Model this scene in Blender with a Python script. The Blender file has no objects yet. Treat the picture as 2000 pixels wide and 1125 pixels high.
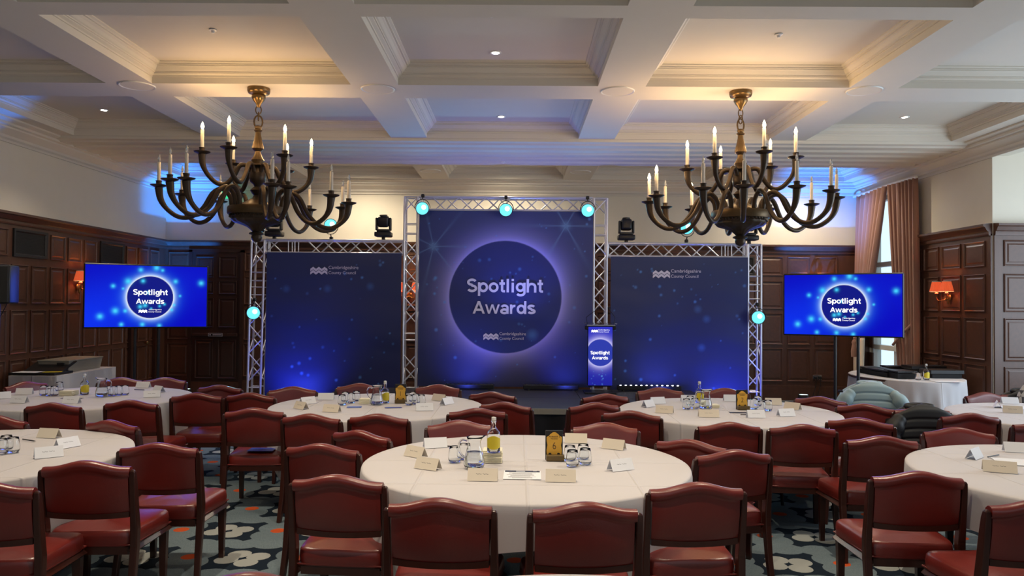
import bpy, bmesh, math, random
import numpy as np
from mathutils import Matrix, Vector, Euler
random.seed(7)
R_ = math.radians
PI = math.pi
C = bpy.context.scene.collection
sc = bpy.context.scene

# ------------------------------------------------------------------ camera
FPX = 1500.0
CAMZ = 1.70
cam_d = bpy.data.cameras.new('camera'); cam = bpy.data.objects.new('camera', cam_d); C.objects.link(cam)
cam_d.sensor_width = 36.0; cam_d.lens = 36.0 * FPX / 2000.0; cam_d.clip_start = 0.05; cam_d.clip_end = 200
RM = Matrix.Rotation(R_(0.38), 3, 'Z') @ Matrix.Rotation(R_(90 + 1.146), 3, 'X') @ Matrix.Rotation(0.0085, 3, 'Z')
cam.matrix_world = Matrix.Translation((0, 0, CAMZ)) @ RM.to_4x4()
sc.camera = cam

# ------------------------------------------------------------------ world, exposure, large lights
sc.view_settings.view_transform = 'Standard'; sc.view_settings.look = 'None'
sc.view_settings.gamma = 1.0; sc.view_settings.use_curve_mapping = False
sc.view_settings.exposure = 0.5
w = bpy.data.worlds.new('sky'); sc.world = w; w.use_nodes = True
bg = w.node_tree.nodes['Background']; bg.inputs[0].default_value = (0.62, 0.80, 1.0, 1); bg.inputs[1].default_value = 1.1

def lamp(name, kind, loc, energy, color, size=0.1, target=None, spot=None, blend=0.5, sy=None):
    d = bpy.data.lights.new(name, kind); d.energy = energy; d.color = color
    if kind == 'AREA':
        d.size = size
        if sy: d.shape = 'RECTANGLE'; d.size_y = sy
    else:
        d.shadow_soft_size = size
    if kind == 'SPOT': d.spot_size = R_(spot); d.spot_blend = blend
    o = bpy.data.objects.new(name, d); C.objects.link(o); o.location = loc
    if target is not None:
        o.rotation_euler = (Vector(target) - Vector(loc)).to_track_quat('-Z', 'Y').to_euler()
    return o
WARM = (1.0, 0.72, 0.40)
# daylight through the tall windows of the bay on the right and the windows behind the photographer
lamp('bay_daylight', 'AREA', (7.9, 7.0, 1.9), 150, (0.72, 0.86, 1.0), 4.5, (0, 7.5, 1.6), sy=2.6)
lamp('rear_daylight', 'AREA', (0.5, -1.6, 2.6), 22, (0.80, 0.88, 1.0), 9.0, (0, 6, 2.6), sy=1.8)

# ------------------------------------------------------------------ pixel helpers (2000 x 1125 frame)
def ray(px, py): return RM @ Vector(((px - 1000) / FPX, -(py - 562.5) / FPX, -1.0))
def onz(px, py, z):
    v = ray(px, py); t = (z - CAMZ) / v.z; return Vector((v.x * t, v.y * t, z))
def atd(px, py, d):
    v = ray(px, py); t = d / v.y; return Vector((v.x * t, d, CAMZ + v.z * t))

# ------------------------------------------------------------------ mesh helper
class MB:
    def __init__(s): s.v = []; s.f = []
    def add(s, vs, fs, M=None):
        b = len(s.v)
        for p in vs:
            p = Vector(p)
            s.v.append(tuple(M @ p if M else p))
        s.f += [tuple(b + i for i in f) for f in fs]
        return s
    def box(s, c, d, M=None):
        x, y, z = c; a, b, e = d[0] / 2, d[1] / 2, d[2] / 2
        vs = [(x + i * a, y + j * b, z + k * e) for k in (-1, 1) for j in (-1, 1) for i in (-1, 1)]
        return s.add(vs, [(0, 2, 3, 1), (4, 5, 7, 6), (0, 1, 5, 4), (2, 6, 7, 3), (0, 4, 6, 2), (1, 3, 7, 5)], M)
    def rbox(s, c, d, r=0.01, seg=2, M=None):
        bm = bmesh.new(); bmesh.ops.create_cube(bm, size=1)
        for v in bm.verts: v.co = Vector((v.co.x * d[0] + c[0], v.co.y * d[1] + c[1], v.co.z * d[2] + c[2]))
        bmesh.ops.bevel(bm, geom=bm.edges[:], offset=r, segments=seg, profile=0.5, affect='EDGES')
        bm.verts.index_update()
        s.add([v.co.copy() for v in bm.verts], [tuple(v.index for v in f.verts) for f in bm.faces], M); bm.free(); return s
    def tube(s, pts, rad, n=8, cap=True, closed=False, M=None):
        pts = [Vector(p) for p in pts]; k = len(pts)
        if not hasattr(rad, '__len__'): rad = [rad] * k
        vs = []; fs = []; up = None
        for i, p in enumerate(pts):
            if closed: t = pts[(i + 1) % k] - pts[i - 1]
            else: t = pts[min(i + 1, k - 1)] - pts[max(i - 1, 0)]
            t.normalize()
            if up is None:
                up = Vector((0, 0, 1)) if abs(t.z) < 0.9 else Vector((1, 0, 0))
            up = (up - t * up.dot(t)).normalized(); sd = t.cross(up)
            for j in range(n):
                a = 2 * PI * j / n; vs.append(p + (up * math.cos(a) + sd * math.sin(a)) * rad[i])
        rng = k if closed else k - 1
        for i in range(rng):
            for j in range(n):
                a = i * n + j; b = i * n + (j + 1) % n; c2 = ((i + 1) % k) * n
                fs.append((a, b, c2 + (j + 1) % n, c2 + j))
        if cap and not closed:
            fs.append(tuple(range(n))[::-1]); fs.append(tuple((k - 1) * n + j for j in range(n)))
        return s.add(vs, fs, M)
    def lathe(s, prof, n=16, c=(0, 0, 0), M=None, flute=None):
        vs = []; fs = []; k = len(prof)
        for i, (r, z) in enumerate(prof):
            for j in range(n):
                a = 2 * PI * j / n; rr = r
                if flute and flute[0] <= i <= flute[1]: rr = r * (1 - flute[3] * (0.5 + 0.5 * math.cos(a * flute[2])))
                vs.append((c[0] + rr * math.cos(a), c[1] + rr * math.sin(a), c[2] + z))
        for i in range(k - 1):
            for j in range(n):
                fs.append((i * n + j, i * n + (j + 1) % n, (i + 1) * n + (j + 1) % n, (i + 1) * n + j))
        if prof[0][0] > 1e-4: fs.append(tuple(range(n))[::-1])
        if prof[-1][0] > 1e-4: fs.append(tuple((k - 1) * n + j for j in range(n)))
        return s.add(vs, fs, M)
    def loft(s, w, h, prof, M=None, cap=True):
        # rectangle w x h in local XY, prof = [(inset, height)], height along local Z
        vs = []; fs = []
        for ins, z in prof:
            a, b = w / 2 - ins, h / 2 - ins
            vs += [(-a, -b, z), (a, -b, z), (a, b, z), (-a, b, z)]
        for i in range(len(prof) - 1):
            for j in range(4): fs.append((i * 4 + j, i * 4 + (j + 1) % 4, (i + 1) * 4 + (j + 1) % 4, (i + 1) * 4 + j))
        if cap:
            q = (len(prof) - 1) * 4; fs.append((q, q + 1, q + 2, q + 3))
        return s.add(vs, fs, M)
    def prism(s, poly, t0, t1, M=None):
        # polygon in local XZ, extruded along Y from t0 to t1
        n = len(poly); vs = [(x, t0, z) for x, z in poly] + [(x, t1, z) for x, z in poly]
        fs = [tuple(range(n)), tuple(range(2 * n - 1, n - 1, -1))] + [(i, i + n, (i + 1) % n + n, (i + 1) % n) for i in range(n)]
        return s.add(vs, fs, M)
    def grid(s, fn, nu, nv, M=None):
        vs = [fn(i / nu, j / nv) for j in range(nv + 1) for i in range(nu + 1)]
        fs = [(j * (nu + 1) + i, j * (nu + 1) + i + 1, (j + 1) * (nu + 1) + i + 1, (j + 1) * (nu + 1) + i) for j in range(nv) for i in range(nu)]
        return s.add(vs, fs, M)
    def mesh(s, name, mat=None, smooth=0):
        me = bpy.data.meshes.new(name); me.from_pydata(s.v, [], s.f)
        if mat: me.materials.append(mat)
        bm = bmesh.new(); bm.from_mesh(me); bmesh.ops.recalc_face_normals(bm, faces=bm.faces[:]); bm.to_mesh(me); bm.free()
        if smooth:
            me.shade_smooth()
            if smooth < 180: me.set_sharp_from_angle(angle=R_(smooth))
        return me

def link(name, me, parent=None, loc=None, rot=None):
    o = bpy.data.objects.new(name, me); C.objects.link(o)
    if parent is not None: o.parent = parent
    if loc is not None: o.location = loc
    if rot is not None: o.rotation_euler = rot
    return o
def obj(name, mb, mat, parent=None, smooth=0, loc=None, rot=None):
    return link(name, mb.mesh(name, mat, smooth), parent, loc, rot)
def tag(o, label=None, cat=None, group=None, kind=None):
    if label: o['label'] = label
    if cat: o['category'] = cat
    if group: o['group'] = group
    if kind: o['kind'] = kind
    return o
def thing(name, label, cat, loc=(0, 0, 0), rz=0, group=None):
    o = bpy.data.objects.new(name, None); C.objects.link(o); o.empty_display_size = 0.1
    o.location = loc; o.rotation_euler = (0, 0, rz); return tag(o, label, cat, group)
def struct(name, mb, mat, smooth=0, parent=None):
    o = obj(name, mb, mat, parent, smooth); o['kind'] = 'structure'; return o
def dup(root, loc, rz, label, group=None, rot=None):
    r = root.copy(); C.objects.link(r); r.location = loc; r.rotation_euler = rot or (0, 0, rz); r['label'] = label
    if group: r['group'] = group
    for ch in list(root.children):
        c = ch.copy(); C.objects.link(c); c.parent = r
        for g in list(ch.children):
            e = g.copy(); C.objects.link(e); e.parent = c
    return r

# ------------------------------------------------------------------ materials
def srgb(r, g, b):
    f = lambda c: (c / 255 / 12.92) if c <= 10 else ((c / 255 + 0.055) / 1.055) ** 2.4
    return (f(r), f(g), f(b))
def mat(name, col, rough=0.5, metal=0.0, var=0.08, vscale=6.0, bump=0.0, bscale=40.0, stretch=(1, 1, 1), spec=0.5,
        trans=0.0, emit=None, estr=0.0, coat=0.0, sheen=0.0, ior=None, alpha=1.0):
    m = bpy.data.materials.new(name); m.use_nodes = True; nt = m.node_tree; N = nt.nodes; L = nt.links
    b = N['Principled BSDF']
    b.inputs['Roughness'].default_value = rough; b.inputs['Metallic'].default_value = metal
    b.inputs['Specular IOR Level'].default_value = spec; b.inputs['Transmission Weight'].default_value = trans
    b.inputs['Coat Weight'].default_value = coat; b.inputs['Coat Roughness'].default_value = 0.15
    b.inputs['Sheen Weight'].default_value = sheen; b.inputs['Alpha'].default_value = alpha
    if ior: b.inputs['IOR'].default_value = ior
    if emit: b.inputs['Emission Color'].default_value = (*emit, 1); b.inputs['Emission Strength'].default_value = estr
    b.inputs['Base Color'].default_value = (*col, 1)
    if var or bump:
        tc = N.new('ShaderNodeTexCoord'); mp = N.new('ShaderNodeMapping'); mp.inputs['Scale'].default_value = stretch
        L.new(tc.outputs['Object'], mp.inputs['Vector'])
    if var:
        no = N.new('ShaderNodeTexNoise'); no.inputs['Scale'].default_value = vscale; no.inputs['Detail'].default_value = 4
        L.new(mp.outputs[0], no.inputs['Vector'])
        mx = N.new('ShaderNodeMix'); mx.data_type = 'RGBA'
        mx.inputs[6].default_value = (*[c * (1 - var) for c in col], 1); mx.inputs[7].default_value = (*[min(1, c * (1 + var)) for c in col], 1)
        L.new(no.outputs['Fac'], mx.inputs[0]); L.new(mx.outputs[2], b.inputs['Base Color'])
    if bump:
        n2 = N.new('ShaderNodeTexNoise'); n2.inputs['Scale'].default_value = bscale; n2.inputs['Detail'].default_value = 3
        L.new(mp.outputs[0], n2.inputs['Vector'])
        bp = N.new('ShaderNodeBump'); bp.inputs['Strength'].default_value = bump; bp.inputs['Distance'].default_value = 0.004
        L.new(n2.outputs['Fac'], bp.inputs['Height']); L.new(bp.outputs[0], b.inputs['Normal'])
    return m
def printmat(name, rough=0.55, emis=0.0):
    m = bpy.data.materials.new(name); m.use_nodes = True; nt = m.node_tree; b = nt.nodes['Principled BSDF']
    a = nt.nodes.new('ShaderNodeVertexColor'); a.layer_name = 'print'
    if emis:
        b.inputs['Base Color'].default_value = (0.005, 0.005, 0.008, 1)
        nt.links.new(a.outputs[0], b.inputs['Emission Color']); b.inputs['Emission Strength'].default_value = emis
    else: nt.links.new(a.outputs[0], b.inputs['Base Color'])
    b.inputs['Roughness'].default_value = rough
    if emis: b.inputs['Specular IOR Level'].default_value = 0.08
    return m

M_ceil = mat('ceiling_plaster', srgb(214, 208, 196), 0.75, var=0.02)
M_wall = mat('cream_wall_paint', srgb(222, 216, 200), 0.8, var=0.03)
M_wood = mat('mahogany_panelling', srgb(78, 50, 38), 0.38, var=0.35, vscale=5, stretch=(4, 4, 0.6), bump=0.05, bscale=60)
M_woodd = mat('dark_door_wood', srgb(52, 30, 24), 0.4, var=0.3, vscale=5, stretch=(4, 4, 0.6))
M_chairwood = mat('chair_wood', srgb(58, 26, 18), 0.3, var=0.3, vscale=8, stretch=(3, 3, 0.5), coat=0.08)
M_leather = mat('red_leather', srgb(112, 33, 27), 0.34, var=0.2, vscale=9, bump=0.12, bscale=160, spec=.75)
M_cloth = mat('white_tablecloth', srgb(196, 192, 194), 0.85, var=0.03, vscale=3, bump=0.05, bscale=300, sheen=0.1)
def crease(m):
    nt = m.node_tree; N = nt.nodes; L = nt.links; tc = N.new('ShaderNodeTexCoord'); sp = N.new('ShaderNodeSeparateXYZ'); L.new(tc.outputs['Object'], sp.inputs[0])
    h = None
    for k in (0, 1):
        p = N.new('ShaderNodeMath'); p.operation = 'PINGPONG'; p.inputs[1].default_value = .29; L.new(sp.outputs[k], p.inputs[0])
        r = N.new('ShaderNodeMapRange'); r.interpolation_type = 'SMOOTHSTEP'; r.inputs[1].default_value = 0; r.inputs[2].default_value = .012; r.inputs[3].default_value = 1; r.inputs[4].default_value = 0; L.new(p.outputs[0], r.inputs[0])
        if h is None: h = r.outputs[0]
        else:
            x = N.new('ShaderNodeMath'); x.operation = 'MAXIMUM'; L.new(h, x.inputs[0]); L.new(r.outputs[0], x.inputs[1]); h = x.outputs[0]
    b = N['Principled BSDF']; bp = N.new('ShaderNodeBump'); bp.inputs['Strength'].default_value = .7; bp.inputs['Distance'].default_value = .006
    L.new(h, bp.inputs['Height']); L.new(b.inputs['Normal'].links[0].from_socket, bp.inputs['Normal']); L.new(bp.outputs[0], b.inputs['Normal'])
crease(M_cloth)
M_brass = mat('aged_brass', srgb(92, 74, 50), 0.42, metal=0.7, var=0.3, vscale=14)
M_bronze = mat('dark_bronze', srgb(66, 54, 42), 0.42, metal=0.55, var=0.3, vscale=14)
M_brassb = mat('polished_brass', srgb(118, 94, 60), 0.34, metal=0.8, var=0.15)
M_candle = mat('candle_sleeve', srgb(226, 220, 206), 0.45, var=0.03)
M_bulb = mat('lit_bulb', (1, 0.85, 0.6), 0.3, var=0, emit=(1.0, 0.80, 0.48), estr=14)
M_bulboff = mat('unlit_bulb', srgb(225, 225, 220), 0.1, var=0, trans=0.6)
M_alu = mat('truss_aluminium', srgb(214, 216, 226), 0.3, metal=0.6, var=0.08)
M_black = mat('black_plastic', srgb(18, 18, 22), 0.4, var=0.1)
M_blackm = mat('black_matte', srgb(14, 14, 18), 0.8, var=0.1)
M_stage = mat('stage_deck', srgb(58, 58, 62), 0.5, var=0.2, vscale=20)
M_skirt = mat('stage_skirt', srgb(12, 12, 18), 0.9, var=0.2)
M_glass = mat('clear_glass', (0.97, 0.99, 1), 0.02, var=0, trans=1.0, ior=1.28)
M_water = mat('water', (0.9, 0.95, 1), 0.0, var=0, trans=1.0, ior=1.33)
M_juice = mat('amber_drink', srgb(190, 140, 60), 0.05, var=0, trans=0.8, ior=1.33)
M_card = mat('white_card', srgb(228, 230, 236), 0.7, var=0.02)
M_cream = mat('cream_card', srgb(216, 206, 190), 0.7, var=0.02)
M_ink = mat('printed_ink', srgb(60, 62, 74), 0.8, var=0)
M_label = mat('yellow_label', srgb(206, 186, 40), 0.5, var=0.05)
M_gold = mat('gold_plaque', srgb(224, 172, 62), 0.5, metal=0.05, var=0.08)
M_dbrass = mat('brass_holder', srgb(104, 86, 54), 0.4, metal=0.5, var=0.15)
M_napkin = mat('napkin_paper', srgb(232, 226, 200), 0.8, var=0.03)
M_curtain = mat('curtain_fabric', srgb(150, 112, 96), 0.8, var=0.15, vscale=8, stretch=(6, 6, 0.4), sheen=0.2)
M_lining = mat('curtain_lining', srgb(214, 200, 180), 0.85, var=0.05)
M_shade = mat('pleated_shade', srgb(206, 80, 40), 0.7, var=0.1, emit=(1.0, 0.16, 0.05), estr=0.3)
M_white = mat('white_enamel', srgb(225, 224, 220), 0.4, var=0.02)
M_cyan = mat('lit_cyan_lens', (0.1, 0.8, 0.9), 0.2, var=0, emit=(0.14, 0.62, 0.78), estr=0.95)
M_cyanhot = mat('lit_cyan_core', (0.6, 1, 1), 0.2, var=0, emit=(0.65, 1, 1), estr=4)
M_down = mat('lit_downlight', (1, 0.95, 0.85), 0.3, var=0, emit=(1.0, 0.93, 0.78), estr=9)
M_led = mat('lit_led', (1, 1, 1), 0.3, var=0, emit=(0.9, 0.95, 1), estr=7)
M_grille = mat('vent_grille', srgb(30, 30, 30), 0.6, var=0.1)
M_coatblue = mat('pale_blue_puffer', srgb(150, 176, 182), 0.5, var=0.06, sheen=0.2)
M_coatblack = mat('black_puffer', srgb(20, 21, 26), 0.55, var=0.15)
M_lettlit = mat('lit_lettering', (1, 1, 1), 0.5, var=0, emit=(1, 1, 1), estr=0.72)
M_lett = mat('printed_lettering', srgb(214, 212, 226), 0.6, var=0.0)
M_navy = mat('navy_card', srgb(28, 32, 62), 0.6, var=0.05)
M_blueleaf = mat('blue_leaflet', srgb(40, 64, 170), 0.4, var=0.1)
M_metalbox = mat('grey_case', srgb(150, 146, 134), 0.4, metal=0.2, var=0.05)
M_printm = printmat('banner_print')
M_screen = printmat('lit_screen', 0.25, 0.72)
M_chrome = mat('chrome', srgb(210, 210, 215), 0.12, metal=1.0, var=0)
M_paint = mat('window_paint', srgb(216, 216, 208), 0.5, var=0.02)

def carpet():
    m = bpy.data.materials.new('patterned_carpet'); m.use_nodes = True; nt = m.node_tree; Nn = nt.nodes; L = nt.links
    b = Nn['Principled BSDF']; b.inputs['Roughness'].default_value = 0.95; b.inputs['Specular IOR Level'].default_value = 0.1
    def math_(op, a, c=None, d=None):
        n = Nn.new('ShaderNodeMath'); n.operation = op
        for i, x in enumerate((a, c, d)):
            if x is None: continue
            if isinstance(x, (int, float)): n.inputs[i].default_value = x
            else: L.new(x, n.inputs[i])
        return n.outputs[0]
    tc = Nn.new('ShaderNodeTexCoord'); sp = Nn.new('ShaderNodeSeparateXYZ')
    L.new(tc.outputs['Object'], sp.inputs[0]); x, y = sp.outputs[0], sp.outputs[1]
    PXW, PYW = 0.72, 0.60
    row = math_('FLOOR', math_('DIVIDE', y, PYW)); odd = math_('MODULO', math_('ABSOLUTE', row), 2.0)
    u = math_('SUBTRACT', math_('MULTIPLY', math_('FRACT', math_('ADD', math_('DIVIDE', x, PXW), math_('MULTIPLY', odd, 0.44))), PXW), PXW / 2)
    v = math_('SUBTRACT', math_('MULTIPLY', math_('FRACT', math_('DIVIDE', y, PYW)), PYW), PYW / 2)
    # petals : four ellipses round the centre
    def disc(cx, cy, r, uu=u, vv=v):
        du = math_('SUBTRACT', uu, cx); dv = math_('SUBTRACT', vv, cy)
        return math_('SUBTRACT', math_('SQRT', math_('ADD', math_('MULTIPLY', du, du), math_('MULTIPLY', dv, dv))), r)
    pet = None
    for a in (25, 118, 200, 300):
        q = disc(0.102 * math.cos(R_(a)), 0.095 * math.sin(R_(a)), 0.077)
        pet = q if pet is None else math_('MINIMUM', pet, q)
    # dark surround: square-ish blob minus circles biting into it between spikes
    body = disc(0, 0, 0.30); bite = None
    for k in range(8):
        a = k * 45 + 22 + (8 if k % 2 else -6)
        q = disc(0.345 * math.cos(R_(a)), 0.345 * math.sin(R_(a)), 0.135)
        bite = q if bite is None else math_('MINIMUM', bite, q)
    dark = math_('MAXIMUM', body, math_('MULTIPLY', bite, -1))
    dot = disc(PXW / 2 - 0.0, 0.02, 0.055, math_('ABSOLUTE', u))
    fz = Nn.new('ShaderNodeTexNoise'); fz.inputs['Scale'].default_value = 90; L.new(tc.outputs['Object'], fz.inputs['Vector'])
    wob = math_('MULTIPLY', math_('SUBTRACT', fz.outputs['Fac'], 0.5), 0.012)
    step = lambda d: math_('LESS_THAN', math_('ADD', d, wob), 0.0)
    st = Nn.new('ShaderNodeTexNoise'); st.inputs['Scale'].default_value = 30
    mp = Nn.new('ShaderNodeMapping'); mp.inputs['Scale'].default_value = (8, 1.2, 1); mp.inputs['Rotation'].default_value = (0, 0, 0.5)
    L.new(tc.outputs['Object'], mp.inputs[0]); L.new(mp.outputs[0], st.inputs['Vector'])
    def mix(f, a, c):
        n = Nn.new('ShaderNodeMix'); n.data_type = 'RGBA'
        L.new(f, n.inputs[0])
        for i, q in ((6, a), (7, c)):
            if isinstance(q, tuple): n.inputs[i].default_value = (*q, 1)
            else: L.new(q, n.inputs[i])
        return n.outputs[2]
    base = mix(st.outputs['Fac'], srgb(76, 92, 104), srgb(128, 142, 148))
    c1 = mix(step(dark), base, srgb(28, 38, 50)); c2 = mix(step(pet), c1, srgb(158, 162, 160)); c3 = mix(step(dot), c2, srgb(196, 84, 44))
    L.new(c3, b.inputs['Base Color'])
    bp = Nn.new('ShaderNodeBump'); bp.inputs['Strength'].default_value = 0.3; bp.inputs['Distance'].default_value = 0.003
    L.new(fz.outputs['Fac'], bp.inputs['Height']); L.new(bp.outputs[0], b.inputs['Normal'])
    return m
M_carpet = carpet()

_tm = {}
def text(s, size, M, mt, parent, name='lettering', off=0.0, ext=0.001, align='CENTER', space=1.0, sx=1.0):
    key = (s, size, off, ext, align, space, sx, mt.name)
    if key not in _tm:
        cu = bpy.data.curves.new('t', 'FONT'); cu.body = s; cu.size = size; cu.offset = off; cu.extrude = ext
        cu.align_x = align; cu.space_character = space; cu.resolution_u = 3
        o = bpy.data.objects.new('t', cu); C.objects.link(o); bpy.context.view_layer.update()
        me = bpy.data.meshes.new_from_object(o.evaluated_get(bpy.context.evaluated_depsgraph_get()))
        bpy.data.objects.remove(o); me.materials.clear(); me.materials.append(mt)
        me.transform(Matrix.Diagonal((sx, 1, 1, 1))); _tm[key] = me
    o = bpy.data.objects.new(name, _tm[key]); C.objects.link(o); o.parent = parent; o.matrix_local = M
    return o

# ------------------------------------------------------------------ the room shell
XL, XR, YB, YF, ZC = -6.4, 6.2, 13.9, -2.0, 3.9
YRET = 10.05      # where the right wall steps out into the bay
XBAY = 8.4
m = MB().box(((XL + XBAY) / 2, (YB + YF) / 2 + 0.1, -0.05), (XBAY - XL + 0.4, YB - YF + 0.4, 0.1))
struct('floor', m, M_carpet)
# ceiling: soffit grid with coffers
beams = [(-4.19, -3.72), (-1.70, -1.22), (0.80, 1.28), (3.33, 3.82)]
COF = 0.19
xcells = [(XL + 0.45, -4.19), (-3.72, -1.70), (-1.22, 0.80), (1.28, 3.33), (3.82, XR - 0.45)]
ycells = [(-1.2, 1.2), (1.7, 3.3), (3.8, 5.62), (5.87, 7.72), (8.22, 10.2), (12.0, 13.55)]
ceil = MB()
xs = sorted([XL - 0.1] + [v for c in xcells for v in c] + [XBAY]); ys = sorted([YF] + [v for c in ycells for v in c] + [YB + 0.1])
for i in range(len(xs) - 1):
    for j in range(len(ys) - 1):
        x0, x1, y0, y1 = xs[i], xs[i + 1], ys[j], ys[j + 1]
        if (x0, x1) in xcells and (y0, y1) in ycells: continue
        ceil.add([(x0, y0, ZC), (x1, y0, ZC), (x1, y1, ZC), (x0, y1, ZC)], [(0, 1, 2, 3)])
CE = struct('ceiling', ceil, M_ceil)
PROF = [(0, 0), (0, .065), (.012, .065), (.012, .08), (.04, .092), (.04, .102), (.052, .102), (.052, .112), (.066, .118), (.085, .14), (.1, .15), (.1, .16), (.118, .16), (.118, .172), (.14, .18), (.14, COF)]
for (x0, x1) in xcells:
    for (y0, y1) in ycells:
        M = Matrix.Translation(((x0 + x1) / 2, (y0 + y1) / 2, ZC))
        obj('coffer_moulding', MB().loft(x1 - x0, y1 - y0, PROF, M, cap=False), M_ceil, CE)
        obj('coffer_panel', MB().loft(x1 - x0 - 0.27, y1 - y0 - 0.27, [(0, COF - 0.001)], M), M_ceil, CE)
obj('roof_slab', MB().box(((XL + XBAY) / 2, 6, ZC + 0.35), (XBAY - XL + 0.6, 16.8, 0.1)), M_ceil, CE)
# header of stepped mouldings in front of the stage bay
h = MB(); prof = [(10.22, ZC + 0.02), (10.22, 3.86)]
for k in range(5):
    y0 = 10.30 + 0.33 * k
    prof += [(y0, 3.855), (y0 + 0.03, 3.835), (y0 + 0.20, 3.835), (y0 + 0.20, 3.85), (y0 + 0.24, 3.85), (y0 + 0.28, 3.875), (y0 + 0.31, 3.875)]
prof += [(11.92, 3.85), (11.92, ZC + 0.02)]
h.add([(x, y, z) for x in (XL - 0.02, XR + 0.02) for y, z in prof], [(i, i + 1, i + 1 + len(prof), i + len(prof)) for i in range(len(prof) - 1)])
obj('header_moulding', h, M_ceil, CE)
# cornices along the walls
def cornice(name, p0, p1, nrm):
    pr = [(0, 3.66), (.02, 3.66), (.02, 3.69), (.045, 3.71), (.05, 3.74), (.10, 3.77), (.15, 3.80), (.15, 3.82), (.19, 3.83), (.19, 3.86), (.26, 3.88), (.26, 3.91)]
    p0 = Vector(p0); p1 = Vector(p1); nrm = Vector(nrm); vs = []
    for p in (p0, p1): vs += [(p.x + nrm.x * a, p.y + nrm.y * a, z) for a, z in pr]
    n = len(pr); return struct(name, MB().add(vs, [(i, i + 1, i + 1 + n, i + n) for i in range(n - 1)]), M_ceil)
cornice('trim_1', (XL, YF, 0), (XL, YB, 0), (1, 0, 0)); cornice('trim_2', (XR, YF, 0), (XR, YB, 0), (-1, 0, 0)); cornice('trim_3', (XL, YB, 0), (XR, YB, 0), (0, -1, 0))

WY0, WY1 = 12.0, 13.55      # window opening in the right wall
WL = struct('wall_left', MB().box((XL - 0.1, (YF + YB) / 2, 1.98), (0.2, YB - YF, 3.96)), M_wall)
WB = struct('wall_back', MB().box(((XL + XR) / 2, YB + 0.1, 1.98), (XR - XL + 0.6, 0.2, 3.96)), M_wall)
wr = MB(); wr.box((XR + 0.1, (YRET + WY0) / 2, 1.98), (0.2, WY0 - YRET, 3.96)); wr.box((XR + 0.1, (YB + WY1) / 2, 1.98), (0.2, YB - WY1, 3.96))
wr.box((XR + 0.1, (WY0 + WY1) / 2, 3.78), (0.2, WY1 - WY0, 0.4)); wr.box((XR + 0.1, (WY0 + WY1) / 2, 0.2), (0.2, WY1 - WY0, 0.4))
wr.box((XR + 0.1, (YF + YRET) / 2, 3.82), (0.2, YRET - YF, 0.28))
WR = struct('wall_right', wr, M_wall)
WT = struct('wall_return', MB().box(((XR + 0.2 + XBAY) / 2, YRET + 0.1, 1.98), (XBAY - XR - 0.2, 0.2, 3.96)), M_wall)
ROWS = [(.34, .93), (1.0, 1.56), (1.64, 2.14), (2.24, 2.58)]
PPROF = [(0, .0), (0, .014), (.008, .016), (.018, .006), (.022, -.006), (.032, -.006), (.062, .006)]
_pm = {}
def panel(w, hgt, mt):
    k = (round(w, 3), round(hgt, 3), mt.name)
    if k not in _pm: _pm[k] = MB().loft(w, hgt, PPROF).mesh('panel', mt)
    return _pm[k]
def wainscot(wall, A, B, cols, skip=(), mt=None, name='panel'):
    """A,B floor points of the wall line (left to right seen from the room); cols = [(s0,s1)] distances from A"""
    mt = mt or M_wood
    A = Vector(A); B = Vector(B); d = (B - A).normalized(); n = Vector((0, 0, 1)).cross(d) * -1; L = (B - A).length
    F = Matrix(((d.x, 0, n.x, A.x), (d.y, 0, n.y, A.y), (0, 1, 0, 0), (0, 0, 0, 1)))   # local x along wall, y up, z out
    bs = MB(); bs.box((L / 2, 1.33, 0.012), (L, 2.66, 0.024), F); obj('wainscot', bs, mt, wall)
    r = MB(); pr = [(0, 2.64), (.045, 2.64), (.05, 2.66), (.05, 2.69), (.07, 2.70), (.10, 2.75), (.12, 2.76), (.12, 2.79), (.03, 2.80), (0, 2.80)]
    vs = [F @ Vector((s, z, a)) for s in (0, L) for a, z in pr]; q = len(pr)
    r.add(vs, [(i, i + 1, i + 1 + q, i + q) for i in range(q - 1)] + [tuple(range(q)), tuple(range(2 * q - 1, q - 1, -1))]); obj('crown_rail', r, mt, wall)
    k = MB(); k.box((L / 2, 0.12, 0.03), (L, 0.24, 0.06), F); k.box((L / 2, 0.25, 0.025), (L, 0.02, 0.05), F); obj('skirting', k, mt, wall)
    for ci, (s0, s1) in enumerate(cols):
        for ri, (z0, z1) in enumerate(ROWS):
            if (ci, ri) in skip: continue
            o = link(name, panel(s1 - s0, z1 - z0, mt), wall); o.matrix_local = F @ Matrix.Translation(((s0 + s1) / 2, (z0 + z1) / 2, 0.025))
    return F
def vent(wall, F, s0, s1, z0, z1):
    w_, h_ = s1 - s0, z1 - z0; T = F @ Matrix.Translation(((s0 + s1) / 2, (z0 + z1) / 2, 0.02))
    f = MB(); f.loft(w_, h_, [(0, 0), (0, .03), (.03, .03), (.045, .015), (.045, .008)], T, cap=False); fr = obj('vent_frame', f, M_grille, wall)
    g = MB(); g.box((0, 0, 0.006), (w_ - .08, h_ - .08, 0.004), T)
    for i in range(14):
        z = -h_ / 2 + .06 + (h_ - .12) * i / 13; g.box((0, z, 0.012), (w_ - .09, 0.006, 0.01), T)
    o = obj('vent_grille', g, M_grille, fr)
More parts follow.
